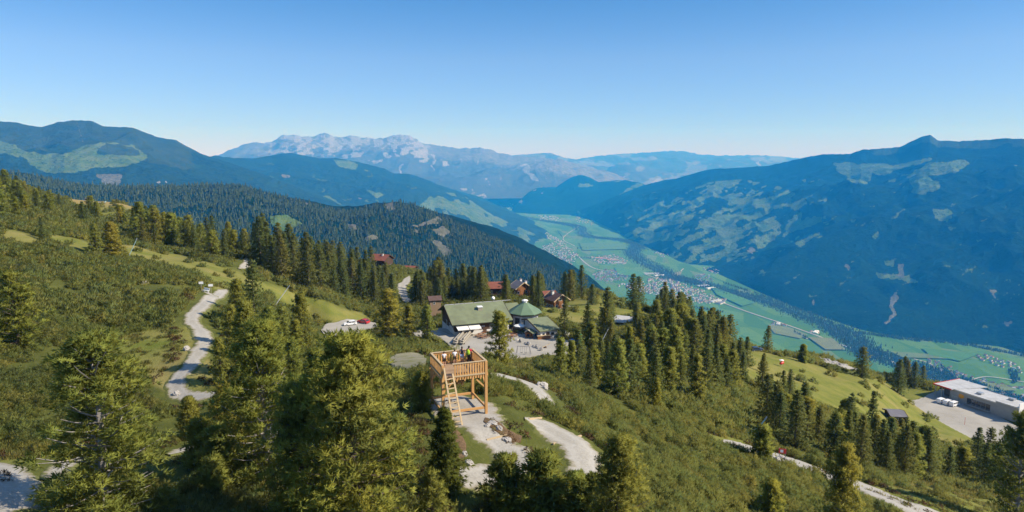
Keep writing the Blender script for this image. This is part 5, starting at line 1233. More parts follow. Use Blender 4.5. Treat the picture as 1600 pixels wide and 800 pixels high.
# snow lances
for px, py, tx, ty, lab in ((203,403,213,375,'pale snow lance pole leaning beside the large pine on the dry meadow strip'), (430,483,451,448,'white snow lance leaning over the ski slope near the full pine'), (1180,682,1196,655,'teal snow lance leaning above the gravel road'), (918,542,930,508,'slender snow lance behind the folded green parasol'), (938,543,951,513,'bright snow lance leaning towards the spruce belt')):
    p = gp(px, py); top = Vector(at(tx, ty, p.y)) - p; L = top.length
    r = empty('snow_lance', p, 0, lab, 'snow lance')
    b = MB(); b.tube([(0, 0, -0.3), (0, 0, 1.2)], 0.13, 8); b.build('base', M['steel'], r)
    b = MB(); e_ = top * (1 / L); b.tube([Vector((0, 0, 1.0)), Vector((0, 0, 1.0)) + (top - Vector((0, 0, 1))) * 0.5, top], [0.11, 0.10, 0.09], 8); b.build('pole', M['teal'] if px > 1000 or px < 300 else M['white'], r)
    b = MB(); b.tube([top, top + e_ * 0.5], [0.16, 0.11], 8); b.build('nozzle_head', M['steel'], r)
# lift pylon and the little station on the knoll
p = at(158, 337, 430); z = float(height(p[0], p[1])); Hp = slope(158, 316) * p[1] - z
PY = empty('lift_pylon', (p[0], p[1], z), R(20), 'grey lift pylon with a crossarm standing below the dry knoll', 'lift pylon')
b = MB(); b.tube([(0, 0, -1), (0, 0, Hp)], [0.55, 0.36], 10); b.build('mast', M['steel'], PY)
b = MB(); b.bar((-3.2, 0, Hp - 0.2), (3.2, 0, Hp - 0.2), 0.4, 0.45); b.build('crossarm', M['steel'], PY)
for s_ in (-1, 1):
    b = MB(); b.bar((s_ * 3.0, -1.8, Hp + 0.2), (s_ * 3.0, 1.8, Hp + 0.2), 0.35, 0.35); b.build('sheave_row', M['teal'], PY)
p = at(137, 309, 478); z = float(height(p[0], p[1]))
LH = empty('lift_hut', (p[0], p[1], z), R(-15), 'tiny white lift hut on top of the dry knoll', 'hut'); LH.scale = (.62, .62, .62)
b = MB(); b.box(-2.6, -1.8, -1, 2.6, 1.8, 2.6); b.build('wall', M['white'], LH)
b = MB(); b.box(-2.2, -1.86, 1.0, 2.2, -1.804, 2.1); b.build('window', M['glass'], LH)
b = MB(); b.slab([(-3, -2.3, 2.8), (3, -2.3, 2.8), (3, 2.3, 3.1), (-3, 2.3, 3.1)], 0.2); b.build('roof', M['grey_roof'], LH)
b = MB(); b.lathe([(0.1, 3.1), (0.9, 3.4), (1.1, 4.2), (0.7, 4.9), (0.1, 5.1)], (1.2, 0, 0), 10); b.build('white_dome', M['white'], LH)
# red snow cannon on the meadow
SG = empty('snow_cannon', spot(1221, 573), R(30), 'red snow cannon under a white cover on the open meadow', 'snow cannon'); SG.scale = (.75, .75, .75)
for x, y in ((-.8, -.6), (.8, -.6), (0, .8)):
    b = MB(); b.bar((x, y, -0.2), (x * .3, y * .3, 0.9), 0.09, 0.09); b.build('leg', M['steel'], SG)
b = MB(); b.tube([(-0.9, 0, 1.25), (-0.5, 0, 1.3), (0.6, 0, 1.45), (0.95, 0, 1.5)], [0.45, 0.62, 0.62, 0.55], 14); b.build('drum', M['red'], SG)
b = MB(); b.tube([(0.955, 0, 1.5), (1.0, 0, 1.505)], [0.48, 0.48], 14); b.build('fan_grille', M['black'], SG)
b = MB(); b.bar((-.2, 0, 1.9), (-.2, 0, 2.6), 0.08, 0.08); b.build('mast', M['steel'], SG)
b = MB(); b.lathe([(0.05, 3.05), (0.95, 2.72), (0.98, 2.55), (0.9, 2.5)], (-.2, 0, 0), 10); b.build('cover', M['canvas'], SG)
# notice board on the road verge
NB = empty('notice_board', spot(1222, 716), R(-20), 'red and white notice board on two posts at the road verge', 'notice board')
for x in (-.4, .4):
    b = MB(); b.box(x - .05, -.05, -.4, x + .05, .05, 1.4); b.build('post', M['grey_wood'], NB)
b = MB(); b.box(-.5, -.10, .65, .5, -.054, 1.35); bd = b.build('board', M['red'], NB)
b = MB(); b.box(-.3, -.125, .8, .1, -.104, 1.2); b.build('white_panel', M['white'], NB)
# parasols
def parasol(px, py, lab, rad=1.5, h=2.5):
    r = empty('parasol', spot(px, py), 0, lab, 'parasol')
    b = MB(); b.tube([(0, 0, 0.1), (0, 0, h)], 0.04, 8); b.build('pole', M['grey_wood'], r)
    b = MB(); b.lathe([(0.42, 0), (0.42, 0.1), (0.1, 0.14)], n=12); b.build('base', M['concrete'], r)
    b = MB(); b.lathe([(rad, h - 0.45), (rad + 0.02, h - 0.28), (rad * .5, h - 0.02), (0.05, h + 0.22), (0.03, h + 0.1)], n=8); b.build('canopy', M['canvas'], r)
parasol(752, 520, 'white parasol open over the tables beside the stone pine', 1.5); parasol(812, 521, 'white parasol open in front of the pavilion', 1.7); parasol(791, 514, 'smaller white parasol nearest to the restaurant awning', 1.1)
GP_ = empty('closed_parasol', spot(907, 546), 0, 'tall folded green parasol on the playground edge', 'parasol')
b = MB(); b.tube([(0, 0, 0), (0, 0, 4.6)], 0.06, 8); b.build('pole', M['grey_wood'], GP_)
b = MB(); b.lathe([(0.5, 0.55), (0.62, 0.7), (0.5, 1.7), (0.34, 2.8), (0.14, 4.1), (0.03, 4.55)], n=9); b.build('canopy', M['greencloth'], GP_, True)
# tables with benches
def picnic(px, py, rz, lab, cloth=False):
    r = empty('picnic_table', spot(px, py), R(rz), lab, 'table', 'wooden tables in front of the restaurant')
    b = MB(); b.box(-1, -.38, .70, 1, .38, .75); b.build('tabletop', M['log_wood'], r)
    for s_ in (-1, 1):
        b = MB(); b.box(-1, s_ * .72 - .14, .42, 1, s_ * .72 + .14, .46); b.build('bench', M['log_wood'], r)
        b = MB(); b.bar((s_ * .7, -.75, 0), (s_ * .7, -.2, .69), .08, .06); b.bar((s_ * .7, .75, 0), (s_ * .7, .2, .69), .08, .06); b.bar((s_ * .7, -.8, .38), (s_ * .7, .8, .38), .06, .06); b.build('leg', M['dark_wood'], r)
for k, (px, py) in enumerate(((729,518),(735,516),(741,514.5),(747,513.5),(733,521),(740,519),(746,521),(760,517))): picnic(px, py, 20 + 5 * (k % 3), 'brown wooden table with benches in front of the restaurant awnings')
for px, py in ((752,525),(758,521),(764,527),(748,528),(755,530)): picnic(px, py, 35, 'brown wooden table with benches on the open terrace near the stone pine')
for px, py in ((800,522),(803,527),(797,529),(806,517),(811,519),(820,518)): picnic(px, py, 10, 'brown wooden table with benches beside the pavilion parasol')
# stacked long poles
for base, n, c0, c1, zz in (((710,541),7,(710,541),(731,519),0.0), ((721,541),7,(720,541),(737,523),0.0)):
    a = gp(*c0); c_ = gp(*c1); d = (c_ - a).normalized(); sd = Vector((-d.y, d.x, 0)).normalized()
    for k in range(n):
        row = k // 3; o = (k % 3 - 1) * 0.46 + (0.23 if row else 0); L = 12.5 + (k % 2) * 0.9
        lab = 'long weathered pole in the left pile on the restaurant forecourt' if base[0] < 715 else 'long weathered pole in the pile nearer the stone pine'
        b = MB(); s0 = a + d * (k * .3) + sd * o; e0 = s0 + d * L
        b.tube([(0, 0, 0), e0 - s0 + Vector((0, 0, 0.35))], [0.22, 0.16], 8); po = b.build('wooden_pole', M['grey_wood']); po.location = s0 + Vector((0, 0, 0.75 + row * 0.40)); tag(po, lab, 'pole', lab + 's')
    for t in (1.2, 10.4):
        b = MB(); p = a + d * t; b.bar(sd * -0.9, sd * 0.9, 0.25, 0.9); po = b.build('support_log', M['grey_wood']); po.location = p + Vector((0, 0, 0.25)); tag(po, ('near' if t < 3 else 'far') + ' cross log carrying the ' + ('left pole pile' if base[0] < 715 else 'pole pile near the pine'), 'log')
# playground and terrace furniture
PH = empty('playhouse', spot(826, 528), R(-10), 'little orange wooden playhouse with a round door hole', 'playhouse')
b = MB(); b.box(-.9, -.8, 0, .9, .8, 1.6); b.build('wall', M['log_wood'], PH)
b = MB(); b.slab([(-1.15, -1.0, 1.6), (0, -1.0, 2.35), (0, 1.0, 2.35), (-1.15, 1.0, 1.6)], .08); b.slab([(1.15, -1.0, 1.6), (0, -1.0, 2.35), (0, 1.0, 2.35), (1.15, 1.0, 1.6)], .08); b.build('roof', M['grey_wood'], PH)
b = MB(); b.prism([(.42 * math.cos(t * .5236), .85 + .42 * math.sin(t * .5236)) for t in range(12)], -.83, -.804); b.build('dark_door_disc', M['black'], PH)  # black disc on the wall stands in for the shade inside a round opening
BC = empty('wooden_bar', spot(850, 531), R(14), 'orange plank bar counter with a back board in front of the annex', 'bar counter')
b = MB(); b.box(-1.9, -.35, 0, 1.9, .35, 1.05); b.build('counter', M['log_wood'], BC)
b = MB(); b.box(-2.05, -.5, 1.054, 2.05, .45, 1.12); b.build('counter_top', M['pale_wood'], BC)
b = MB(); b.box(.4, 1.0, 0, 1.9, 1.08, 2.2); b.build('back_board', M['log_wood'], BC)
for x in (-1.7, -.2):
    b = MB(); b.box(x - .06, 1.0, 0, x + .06, 1.1, 1.9); b.build('post', M['log_wood'], BC)
for k, (px, py, rz, lab) in enumerate(((860,528,20,'white board leaning next to the plank bar counter'), (866,527,35,'white board leaning nearer to the blue pool'))):
    o = empty('leaning_board', spot(px, py), R(rz), lab, 'board'); b = MB(); b.hexa([(-.45, -.5, 0), (.45, -.5, 0), (.45, -.42, 0), (-.45, -.42, 0), (-.4, .25, 2.1), (.4, .25, 2.1), (.4, .33, 2.1), (-.4, .33, 2.1)]); b.build('panel', M['white'], o, bevel=.02)
    b = MB(); b.bar((0, .9, 0), (0, .3, 1.6), .07, .07); b.build('prop', M['grey_wood'], o)
for px, py, rad, lab in ((875,527,1.35,'larger blue paddling pool beside the annex'), (896,535,1.2,'smaller blue pool by the reddish bank')):
    o = empty('paddling_pool', spot(px, py), 0, lab, 'paddling pool')
    b = MB(); b.lathe([(rad * .86, 0.05), (rad, 0.0), (rad * 1.05, .28), (rad, .56), (rad * .92, .6), (rad * .86, .3)], n=16); b.build('rim', M['bluepool'], o, True)
    b = MB(); b.lathe([(rad * .9, .30), (rad * .9, .42)], n=16); b.build('water', plain('pool_water', (.05, .22, .45), .1, .1, 2), o)
o = empty('water_tank', spot(886, 528), R(15), 'white box shaped water tank behind the larger pool', 'tank'); b = MB(); b.box(-.6, -.5, .15, .6, .5, 1.5); b.build('tank_body', M['white'], o, bevel=.06)
b = MB(); b.box(-.65, -.55, 0, .65, .55, .146); b.build('pallet', M['grey_wood'], o); b = MB(); b.lathe([(.2, 1.504), (.2, 1.62)], n=10); b.build('tank_cap', M['black'], o)
o = empty('swing_frame', spot(818, 555), R(-12), 'grey steel swing frame on the terrace edge', 'swing')
for s_ in (-1, 1):
    b = MB(); b.tube([(s_ * 1.9, -.7, 0), (s_ * 1.6, 0, 2.2)], .05, 8); b.tube([(s_ * 1.9, .7, 0), (s_ * 1.6, 0, 2.2)], .05, 8); b.build('end_frame', M['grey_roof'], o)
    b = MB(); b.tube([(s_ * .55 - .25, 0, 2.15), (s_ * .55 - .2, .05, .5)], .018, 5); b.tube([(s_ * .55 + .25, 0, 2.15), (s_ * .55 + .2, .05, .5)], .018, 5); b.box(s_ * .55 - .28, -.1, .46, s_ * .55 + .28, .18, .5); b.build('swing_seat', M['black'], o)
b = MB(); b.tube([(-1.75, 0, 2.2), (1.75, 0, 2.2)], .055, 8); b.build('crossbar', M['grey_roof'], o)
for k, (px, py, lab) in enumerate(((808,522,'larger spiky potted plant on the terrace'), (817,523,'smaller spiky potted plant nearer the playhouse'))):
    o = empty('potted_plant', spot(px, py), 0, lab, 'potted plant'); b = MB(); b.lathe([(.3, 0), (.42, .55), (.36, .56), (.3, .45)], n=12); b.build('pot', M['grey_wood'], o)
    gg = np.random.default_rng(k); c_ = np.tile([0, 0, .5], (40, 1)) + gg.normal(size=(40, 3)) * .08; link(bpy.data.objects.new('leaves', pmesh('leaves', blades(c_, np.tile([0, 0, .7], (40, 1)), 2, 1.15 - .3 * k, .09, .8, gg, gg.uniform(.3, .9, 40)), M['pine'])), o)
o = empty('seesaw', spot(852, 545), R(35), 'wooden seesaw tipped up on the terrace gravel', 'seesaw'); b = MB(); b.bar((-1.6, 0, .2), (1.6, 0, 1.0), .22, .07); b.build('plank', M['pale_wood'], o)
b = MB(); b.tube([(0, -.25, .3), (0, .25, .3)], .28, 10); b.build('pivot', M['dark_wood'], o)
for s_ in (-1.25, 1.25):
    b = MB(); zz = .6 + s_ * .25; b.bar((s_, -.2, zz + .25), (s_, .2, zz + .25), .05, .05); b.bar((s_, 0, zz + .04), (s_, 0, zz + .22), .05, .05); b.build('handle', M['steel'], o)
o = empty('satellite_dish', spot(770, 470, 0), R(200), 'round white satellite dish above the ridge of the long green roof', 'satellite dish'); pz = Vector(at(770, 466, 215)); o.location = pz - Vector((0, 0, 3.2))
b = MB(); b.tube([(0, 0, -4), (0, 0, 3.0)], .06, 8); b.build('mast', M['steel'], o); b = MB(); b.tube([(0, .12, 3.2), (0, .20, 3.22), (0, .32, 3.25)], [.1, .5, .62], 16); b.build('dish', M['white'], o, True)
# boulders
def boulder(px, py, rx, rz_, lab, mat='rock', group=None, sd=0, sink=0.25):
    p = gp(px, py); b = MB(); b.blob((0, 0, 0), (rx, rx * .8, rz_), 13, 9, sd, 0.16)
    o = b.build('boulder', M[mat]); o.location = (p.x, p.y, p.z + rz_ * (1 - 2 * sink)); o.rotation_euler = (0, 0, sd * 1.3); tag(o, lab, 'boulder', group); BLOCK.append((p.x, p.y, rx * 0.8)); return o
boulder(441, 722, 2.1, 2.3, 'large grey granite boulder between the wide pines', sd=3)
boulder(846, 606, .9, .55, 'pale boulder on the outer bend of the upper gravel ramp', 'palerock', sd=5); boulder(851, 609, .6, .45, 'smaller pale boulder touching the one on the ramp bend', 'palerock', sd=6)
boulder(330, 684, .55, .42, 'white rock above the short path under the boulder', 'palerock', sd=7); boulder(354, 680, 1.0, .7, 'pale grey rock beside the white one above the short path', 'palerock', sd=8)
boulder(1042, 621, .7, .5, 'grey rock among the dwarf pines below the free standing young pine', sd=9); boulder(118, 368, 1.3, .6, 'pale stone on the upper dry meadow', 'palerock', sd=10); boulder(134, 357, 1.5, .9, 'light rock uphill of the thin greyish pine', 'palerock', sd=11)
boulder(226, 444, .9, .5, 'flat pale rock in the middle of the left scrub slope', 'palerock', sd=12); boulder(292, 547, .5, .4, 'small stone on the inner verge of the winding path', 'palerock', sd=13); boulder(276, 618, .5, .4, 'stone at the lowest bend of the winding path', 'palerock', sd=14)
for k, (px, py) in enumerate(((807,533),(813,536),(822,538),(826,540),(834,543),(838,545),(842,546),(846,549))): boulder(px, py, .55 + .25 * (k % 3 == 0), .5 + .3 * (k % 2), 'knee high boulder in the row across the playground gravel', 'rock' if k % 2 else 'palerock', 'boulders across the playground', 20 + k)
gq = random.Random(4)
for k in range(15):
    t = k / 14; boulder(1270 + 52 * t + gq.uniform(-2, 2), 560 + 13 * t + gq.uniform(-1, 1), gq.uniform(.7, 1.3), gq.uniform(.5, .9), 'pale boulder in the row along the far edge of the small gravel yard', 'palerock' if k % 3 else 'rock', 'boulders along the small gravel yard', 40 + k)
for k in range(5): boulder(1200 + k * 7, 716 + (k % 3) * 1.5 - 1 + k, .45 + .15 * (k % 2), .4, 'white stone on the verge beside the notice board', 'palerock', 'white stones by the notice board', 60 + k)
for k, (px, py) in enumerate(((316,697),(341,692),(770,664),(762,668),(780,672),(792,690),(726,712),(733,726))): boulder(px, py, .3 + .1 * (k % 3), .26, 'small pale stone on the path bank near the ' + ('short path' if k < 2 else ('heather bank' if k < 6 else 'lower ramp')), 'palerock', 'small stones ' + ('short path' if k < 2 else ('heather bank' if k < 6 else 'lower ramp')), 70 + k)
# water bars: squared timbers laid across the ramps
for a, c_, lab in (((826,657),(846,655),'squared timber laid across the upper end of the right ramp'), ((864,696),(908,683),'squared timber laid across the middle of the right ramp'), ((760,690),(792,682),'squared timber laid across the ramp below the platform')):
    A_, B_ = Vector(spot(*a, dz=.03)), Vector(spot(*c_, dz=.03)); b = MB(); b.bar((0, 0, 0.06), B_ - A_ + Vector((0, 0, .06)), .16, .16); o = b.build('timber_bar', M['pale_wood'], bevel=.01); o.location = A_; tag(o, lab, 'timber')
# bench and signposts at the fork
o = empty('park_bench', spot(322, 458), R(-30), 'pale bench at the fork of the winding path', 'bench')
b = MB(); b.box(-.9, -.22, .42, .9, .22, .47); b.build('seat', M['white'], o); b = MB(); b.box(-.9, .22, .55, .9, .27, .95); b.build('backrest', M['white'], o)
for s_ in (-.75, .75):
    b = MB(); b.box(s_ - .05, -.2, 0, s_ + .05, .2, .416); b.build('leg', M['concrete'], o)
for px, py, lab in ((315,455,'white trail sign left of the pale bench'), (330,459,'white trail sign between the bench and the path fork')):
    o = empty('trail_sign', spot(px, py), R(10), lab, 'sign'); b = MB(); b.tube([(0, 0, -.3), (0, 0, 2.0)], .05, 7); b.build('post', M['grey_wood'], o); b = MB(); b.box(-.45, -.09, 1.45, .45, -.054, 1.95); b.build('board', M['white'], o)
o = empty('marker_pole', spot(1507, 665), 0, 'thin reddish marker pole at the edge of the station yard', 'pole'); b = MB(); b.tube([(0, 0, -.3), (0, 0, 3.2)], .06, 7); b.build('shaft', M['red'], o); b = MB(); b.lathe([(.1, 3.2), (.12, 3.45), (.02, 3.55)], n=8); b.build('cap', M['white'], o)
# ================================================================== TREES
PROTO = {}
for k in range(4): PROTO['hero%d' % k] = (13.0, stone_pine(13.0, [3.9, 3.6, 4.2, 3.4][k], 100 + k, 2, 0.06, [0.0, 0.22, 0.10, 0.0][k], narrow=[0.55, 0.5, 0.6, 0.5][k], bark=['bark', 'dead_wood', 'dead_wood', 'bark'][k]))
for k in range(5): PROTO['pine%d' % k] = (11.0, stone_pine(11.0, [2.8, 3.1, 2.5, 2.9, 3.2][k], 200 + k, 1, 0.05, 0.06, narrow=[0.78, 0.66, 0.85, 0.72, 0.55][k]))
for k in range(3): PROTO['small%d' % k] = (6.0, stone_pine(6.0, [2.0, 2.3, 1.7][k], 300 + k, 1, 0.02, 0, narrow=0.6))
for k in range(5): PROTO['spruce%d' % k] = (14.0, spruce(14.0, [2.9, 3.2, 2.6, 3.5, 3.0][k], 400 + k, 1))
for k in range(4): PROTO['dark%d' % k] = (13.0, spruce(13.0, [3.3, 3.7, 3.0, 3.5][k], 500 + k, 1))
PROTO['larch0'] = (8.0, spruce(8.0, 2.0, 600, 2, 'larch'))
TREES = []   # x, y
def plant(kind, x, y, H, label, group=None, wid=1.0, rz=None, lean=0.0, sink=0.15, ref=None):
    h0, (tm, cm) = PROTO[kind]; s = H / h0
    nm = 'spruce_tree' if kind.startswith('spruce') else ('larch_tree' if kind.startswith('larch') else ('conifer_tree' if kind.startswith('dark') else 'pine_tree'))
    r = bpy.data.objects.new(nm, None); r.empty_display_size = 0.5; COL.objects.link(r)
    r.location = (x, y, float(height(x, y)) - sink); r.rotation_euler = (lean, lean * 0.6, rng.uniform(0, 6.28) if rz is None else rz)
    r.scale = (s * wid, s * wid, s)
    tag(r, label, {'spruce_tree': 'spruce tree', 'larch_tree': 'larch tree', 'pine_tree': 'pine tree', 'conifer_tree': 'conifer'}[nm], group)
    for n_, m_ in (('trunk', tm), ('crown', cm)): link(bpy.data.objects.new(n_, m_), r)
    TREES.append((x, y)); return r
def tree_px(kind, px, top, base, label, group=None, wid=1.0, d=None, **k):
    """a tree by the photo pixels of its tip and foot"""
    if d is None: p = gp(px, base)
    else: p = at(px, base, d)
    x, y = p[0], p[1]; z = float(height(x, y))
    H = max(2.0, slope(px, top) * y - z + 0.15)
    return plant(kind, x, y, H, label, group, wid, **k)
# single trees that one can point to
SINGLE = [
 ('hero1', 160, 530, 815, 'broad old stone pine with a bare grey trunk showing in its open crown', 1.25),
 ('hero0', 562, 534, 862, 'largest bushy stone pine standing in front of the viewing platform', 1.1),
 ('hero2', 428, 508, 752, 'wide stone pine with grey bare twigs next to the large granite boulder', 0.98),
 ('hero3', 480, 600, 830, 'young dense stone pine below the wide one with grey twigs', 0.95),
 ('hero3', 962, 684, 862, 'bushy stone pine growing at the foot of the gravel ramp', 1.05),
 ('hero0', 1312, 700, 850, 'largest pine standing right before the gravel road', 0.72),
 ('hero1', 1590, 652, 838, 'open crowned stone pine with visible trunk below the sunken grey roof', 0.8),
 ('larch0', 696, 636, 768, 'light green young larch at the foot of the platform ladder', 0.95),
 ('pine4', 28, 430, 545, 'round topped stone pine alone in the dwarf pine slope', 1.15),
 ('pine1', 780, 488, 574, 'stone pine hiding the middle of the restaurant front', 0.98),
 ('pine4', 608, 456, 534, 'round full stone pine between the car park and the restaurant', 1.15),
 ('pine0', 668, 476, 532, 'slim stone pine touching the restaurant\'s shaded gable', 0.95),
 ('pine2', 640, 478, 533, 'stone pine between the round full one and the restaurant gable', 1.0),
 ('pine1', 474, 457, 545, 'full stone pine beside the white snow lance on the ski slope', 0.85),
 ('dark1', 398, 403, 500, 'tall dark conifer where the gravel path forks at the ski slope', 0.9),
 ('pine3', 372, 436, 512, 'olive stone pine overhanging the upper bend of the path', 0.95),
 ('pine0', 424, 478, 560, 'stone pine between the path bend and the broad car park', 1.05),
 ('pine2', 388, 470, 590, 'tall stone pine on the inner side of the winding path', 1.0),
 ('pine4', 345, 532, 600, 'stone pine casting its shade on the winding path', 0.8),
 ('small0', 492, 548, 604, 'stone pine just below the gravel car park', 1.0),
 ('pine0', 176, 346, 402, 'large stone pine on the dry meadow strip beside the upper snow lance', 1.3),
 ('pine3', 150, 350, 398, 'thin greyish pine left of the large one on the dry meadow strip', 0.9),
 ('spruce2', 67, 340, 376, 'dark lone spruce at the upper end of the dry meadow strip', 1.0),
 ('dark2', 1403, 561, 614, 'lone dark conifer between the meadow and the station road', 1.15),
 ('dark1', 1346, 540, 590, 'dark conifer standing where the gravel yard meets the meadow', 1.35),
 ('small2', 1254, 540, 566, 'small dark pine at the end of the boulder row', 1.0),
 ('spruce1', 1190, 553, 612, 'dark pointed spruce on the meadow edge above the scrub', 0.95),
 ('spruce0', 1160, 548, 600, 'dark spruce just outside the scrub beside the meadow', 0.95),
 ('spruce4', 1326, 612, 700, 'pointed spruce rising clear of the others against the meadow', 0.8),
 ('spruce2', 1360, 610, 690, 'spiky thin spruce in front of the blue grey shed roof', 0.85),
 ('small0', 850, 712, 812, 'low dense pine between the two gravel ramps', 1.2),
 ('small1', 790, 716, 800, 'low pine at the lower end of the gravel ramp', 1.1),
 ('small1', 1205, 756, 815, 'small young pine at the lower edge of the scrub', 0.9),
 ('small0', 1190, 668, 722, 'low pine at the foot of the teal snow lance above the road', 1.0),
 ('pine0', 964, 530, 618, 'tall stone pine standing in front of the spruce belt', 0.95),
 ('pine1', 874, 528, 590, 'dense dark pine at the terrace corner by the swing frame', 0.9),
 ('pine2', 893, 532, 592, 'pine beside the folded green parasol', 0.9),
 ('pine0', 1024, 590, 640, 'young pine standing free in the dwarf pine slope', 0.9),
 ('pine3', 930, 545, 600, 'pine between the terrace corner and the tall stone pine', 1.0),
 ('small1', 700, 552, 596, 'young pine behind the platform railing', 1.0),
 ('small0', 660, 585, 640, 'dense low pine beside the shaded platform posts', 1.0),
 ('dark0', 581, 383, 436, 'tall conifer sticking out beside the red roofed chalet', 0.8),
 ('dark3', 925, 443, 476, 'small dark conifer alone on the skyline of the chalet meadow', 1.2),
 ('spruce0', 842, 436, 484, 'dense spruce between the grey roofed chalet and the orange log chalet', 1.1),
 ('dark1', 832, 446, 482, 'dark spruce covering one corner of the grey roofed chalet', 1.0),
 ('spruce3', 791, 440, 478, 'spruce between the red roof and the grey roofed chalet', 1.0),
 ('dark2', 884, 455, 484, 'dark spruce at the gable of the orange log chalet', 0.9),
 ('small1', 897, 742, 806, 'bushy low pine where the right gravel ramp ends', 1.25),
 ('small2', 925, 746, 812, 'low pine between the ramp end and the bushy stone pine', 1.2),
 ('spruce3', 882, 468, 530, 'pointed spruce in front of the chalet meadow', 0.9),
 ('spruce1', 918, 472, 536, 'full spruce behind the folded green parasol', 1.05),
 ('spruce0', 948, 446, 530, 'broad spruce behind the two pale snow lances', 1.0),
]
for kind, px, top, base, lab, wd in SINGLE: tree_px(kind, px, top, base, lab, None, wd)

KEEP = [(597,404,400,6),(773,447,335,4),(806,450,330,4),(818,452,330,4),(868,466,292,6),(878,467,292,4),(641,417,395,4),(679,468,232,5),(975,501,238,7),(1399,646,205,4),(1221,570,230,5),(633,452,300,4),
        (1260,590,190,9),(1300,602,190,9),(1340,615,190,9),(1380,630,190,9),(1420,640,190,9),(1455,655,200,9),(1210,575,190,9),(1180,565,190,9),(1480,672,200,9),(1500,690,200,8),(1290,625,170,6),(1350,640,170,6),
        (1290,569,240,8),(1320,580,240,8),(1375,592,260,5),(1425,610,270,6),(1450,632,250,6),(1500,640,250,8),(1540,660,240,8),(900,480,260,6),(930,468,300,5),(1010,487,300,4),
        (300,425,200,6),(350,440,200,5),(450,468,200,4),(500,478,200,5),(540,490,200,5),(574,503,205,5),(547,507,200,12),(518,522,195,10),(565,505,200,8),(505,510,200,6),(300,612,78,12),(330,616,78,6),(318,500,105,10),(310,550,92,12),(475,476,190,5),(525,494,195,5)]
def hides(x, y, H, wd):
    z = float(height(x, y)); qx, qb = project(np.array([x, y, z])); _, qt = project(np.array([x, y, z + H])); r_ = H * 0.2 * wd * F / y
    return any(y < kd - 4 and abs(qx - kx) < r_ + kr and qt < ky + 2 and qb > ky - 4 for kx, ky, kd, kr in KEEP)
def tree_block(poly, n, kinds, hmin, hmax, gap, label, group, tops=None, wid=(0.95, 1.25)):
    """fills a ground outline given in photo pixels; label may take {size}"""
    xs = [p[0] for p in poly]; ys = [p[1] for p in poly]; got = 0; tries = 0
    cx = rng.uniform(min(xs), max(xs), n * 30); cyy = rng.uniform(min(ys), max(ys), n * 30)
    ok = inside(cx, cyy, poly); cx, cyy = cx[ok], cyy[ok]
    G = ground(cx, cyy)
    for p in G:
        if got >= n: break
        x, y = p[0], p[1]
        if near_path(x, y) < 2.6: continue
        if any((x - a) ** 2 + (y - b) ** 2 < (r_ * 0.85) ** 2 for a, b, r_ in BLOCK): continue
        if any((x - a) ** 2 + (y - b) ** 2 < gap * gap for a, b in TREES): continue
        H = rng.uniform(hmin, hmax); third = (H - hmin) / (hmax - hmin + 1e-6)
        if hides(x, y, H, wid[1]): continue
        size = 'tall' if third > 0.6 else ('medium sized' if third > 0.25 else 'short')
        kind = kinds[int(rng.integers(len(kinds)))]
        kn = 'spruce' if kind.startswith('spruce') else ('conifer' if kind.startswith('dark') else 'pine')
        lab = label.format(size=size, kind=kn)
        plant(kind, x, y, H, lab, f'{size} {kn}s {group}', rng.uniform(*wid)); got += 1
    return got
SPR = ['spruce0', 'spruce1', 'spruce2', 'spruce3', 'spruce4', 'dark0', 'dark1']
DK_ = ['dark0', 'dark1', 'dark2', 'dark3', 'spruce0', 'spruce3']
PN = ['pine0', 'pine1', 'pine2', 'pine3', 'pine4', 'dark0', 'dark2']
nb = 0
nb += tree_block([(392,418),(400,396),(440,412),(500,424),(570,432),(640,446),(690,452),(700,480),(612,484),(560,472),(500,462),(440,440)], 104, SPR, 10, 18, 3.3, '{size} dark {kind} in the dense belt along the upper edge of the ski slope', 'along the ski slope')
nb += tree_block([(205,372),(250,362),(330,376),(392,394),(392,414),(330,404),(262,388),(212,384)], 34, PN + DK_, 8, 14, 4.2, '{size} {kind} in the row above the ski slope meadow', 'above the ski slope meadow')
nb += tree_block([(0,320),(30,300),(100,328),(160,338),(250,352),(300,368),(240,366),(150,352),(60,340),(0,345)], 34, PN, 6, 10, 4.5, '{size} olive {kind} below the dry knoll with the lift pylon', 'below the dry knoll')
nb += tree_block([(-30,306),(0,290),(30,298),(50,312),(40,335),(-30,345)], 12, PN, 9, 14, 4.5, '{size} {kind} on the steep shoulder above the scrub slope', 'on the steep shoulder')
nb += tree_block([(650,468),(700,462),(760,462),(830,462),(852,470),(830,474),(780,474),(690,474),(655,482)], 70, DK_, 9, 15.5, 3.1, '{size} dark {kind} standing behind the long green roof', 'behind the green roof')
nb += tree_block([(872,456),(912,452),(912,468),(882,472)], 12, DK_, 11, 15, 3.6, '{size} dark {kind} behind the orange log chalet', 'behind the log chalet')
nb += tree_block([(940,520),(950,500),(985,502),(1030,510),(1110,530),(1140,545),(1120,570),(1060,580),(1000,568),(950,548)], 92, SPR + DK_ + PN[:3], 7.0, 13.0, 3.3, '{size} {kind} in the thick belt between the terrace and the meadow', 'between terrace and meadow')
nb += tree_block([(985,478),(1060,492),(1130,516),(1180,536),(1150,540),(1080,524),(1000,500)], 52, DK_, 10, 15, 3.3, '{size} dark {kind} on the skyline above the valley villages', 'on the skyline')
nb += tree_block([(1130,538),(1200,544),(1262,554),(1330,568),(1330,574),(1250,559),(1190,550)], 26, DK_, 9, 13, 3.8, '{size} dark {kind} along the crest above the boulder row', 'along the meadow crest')
nb += tree_block([(1340,576),(1395,588),(1445,604),(1440,608),(1390,594),(1342,580)], 12, DK_, 9, 13, 3.6, '{size} dark {kind} on the crest beside the station road', 'beside the station road')
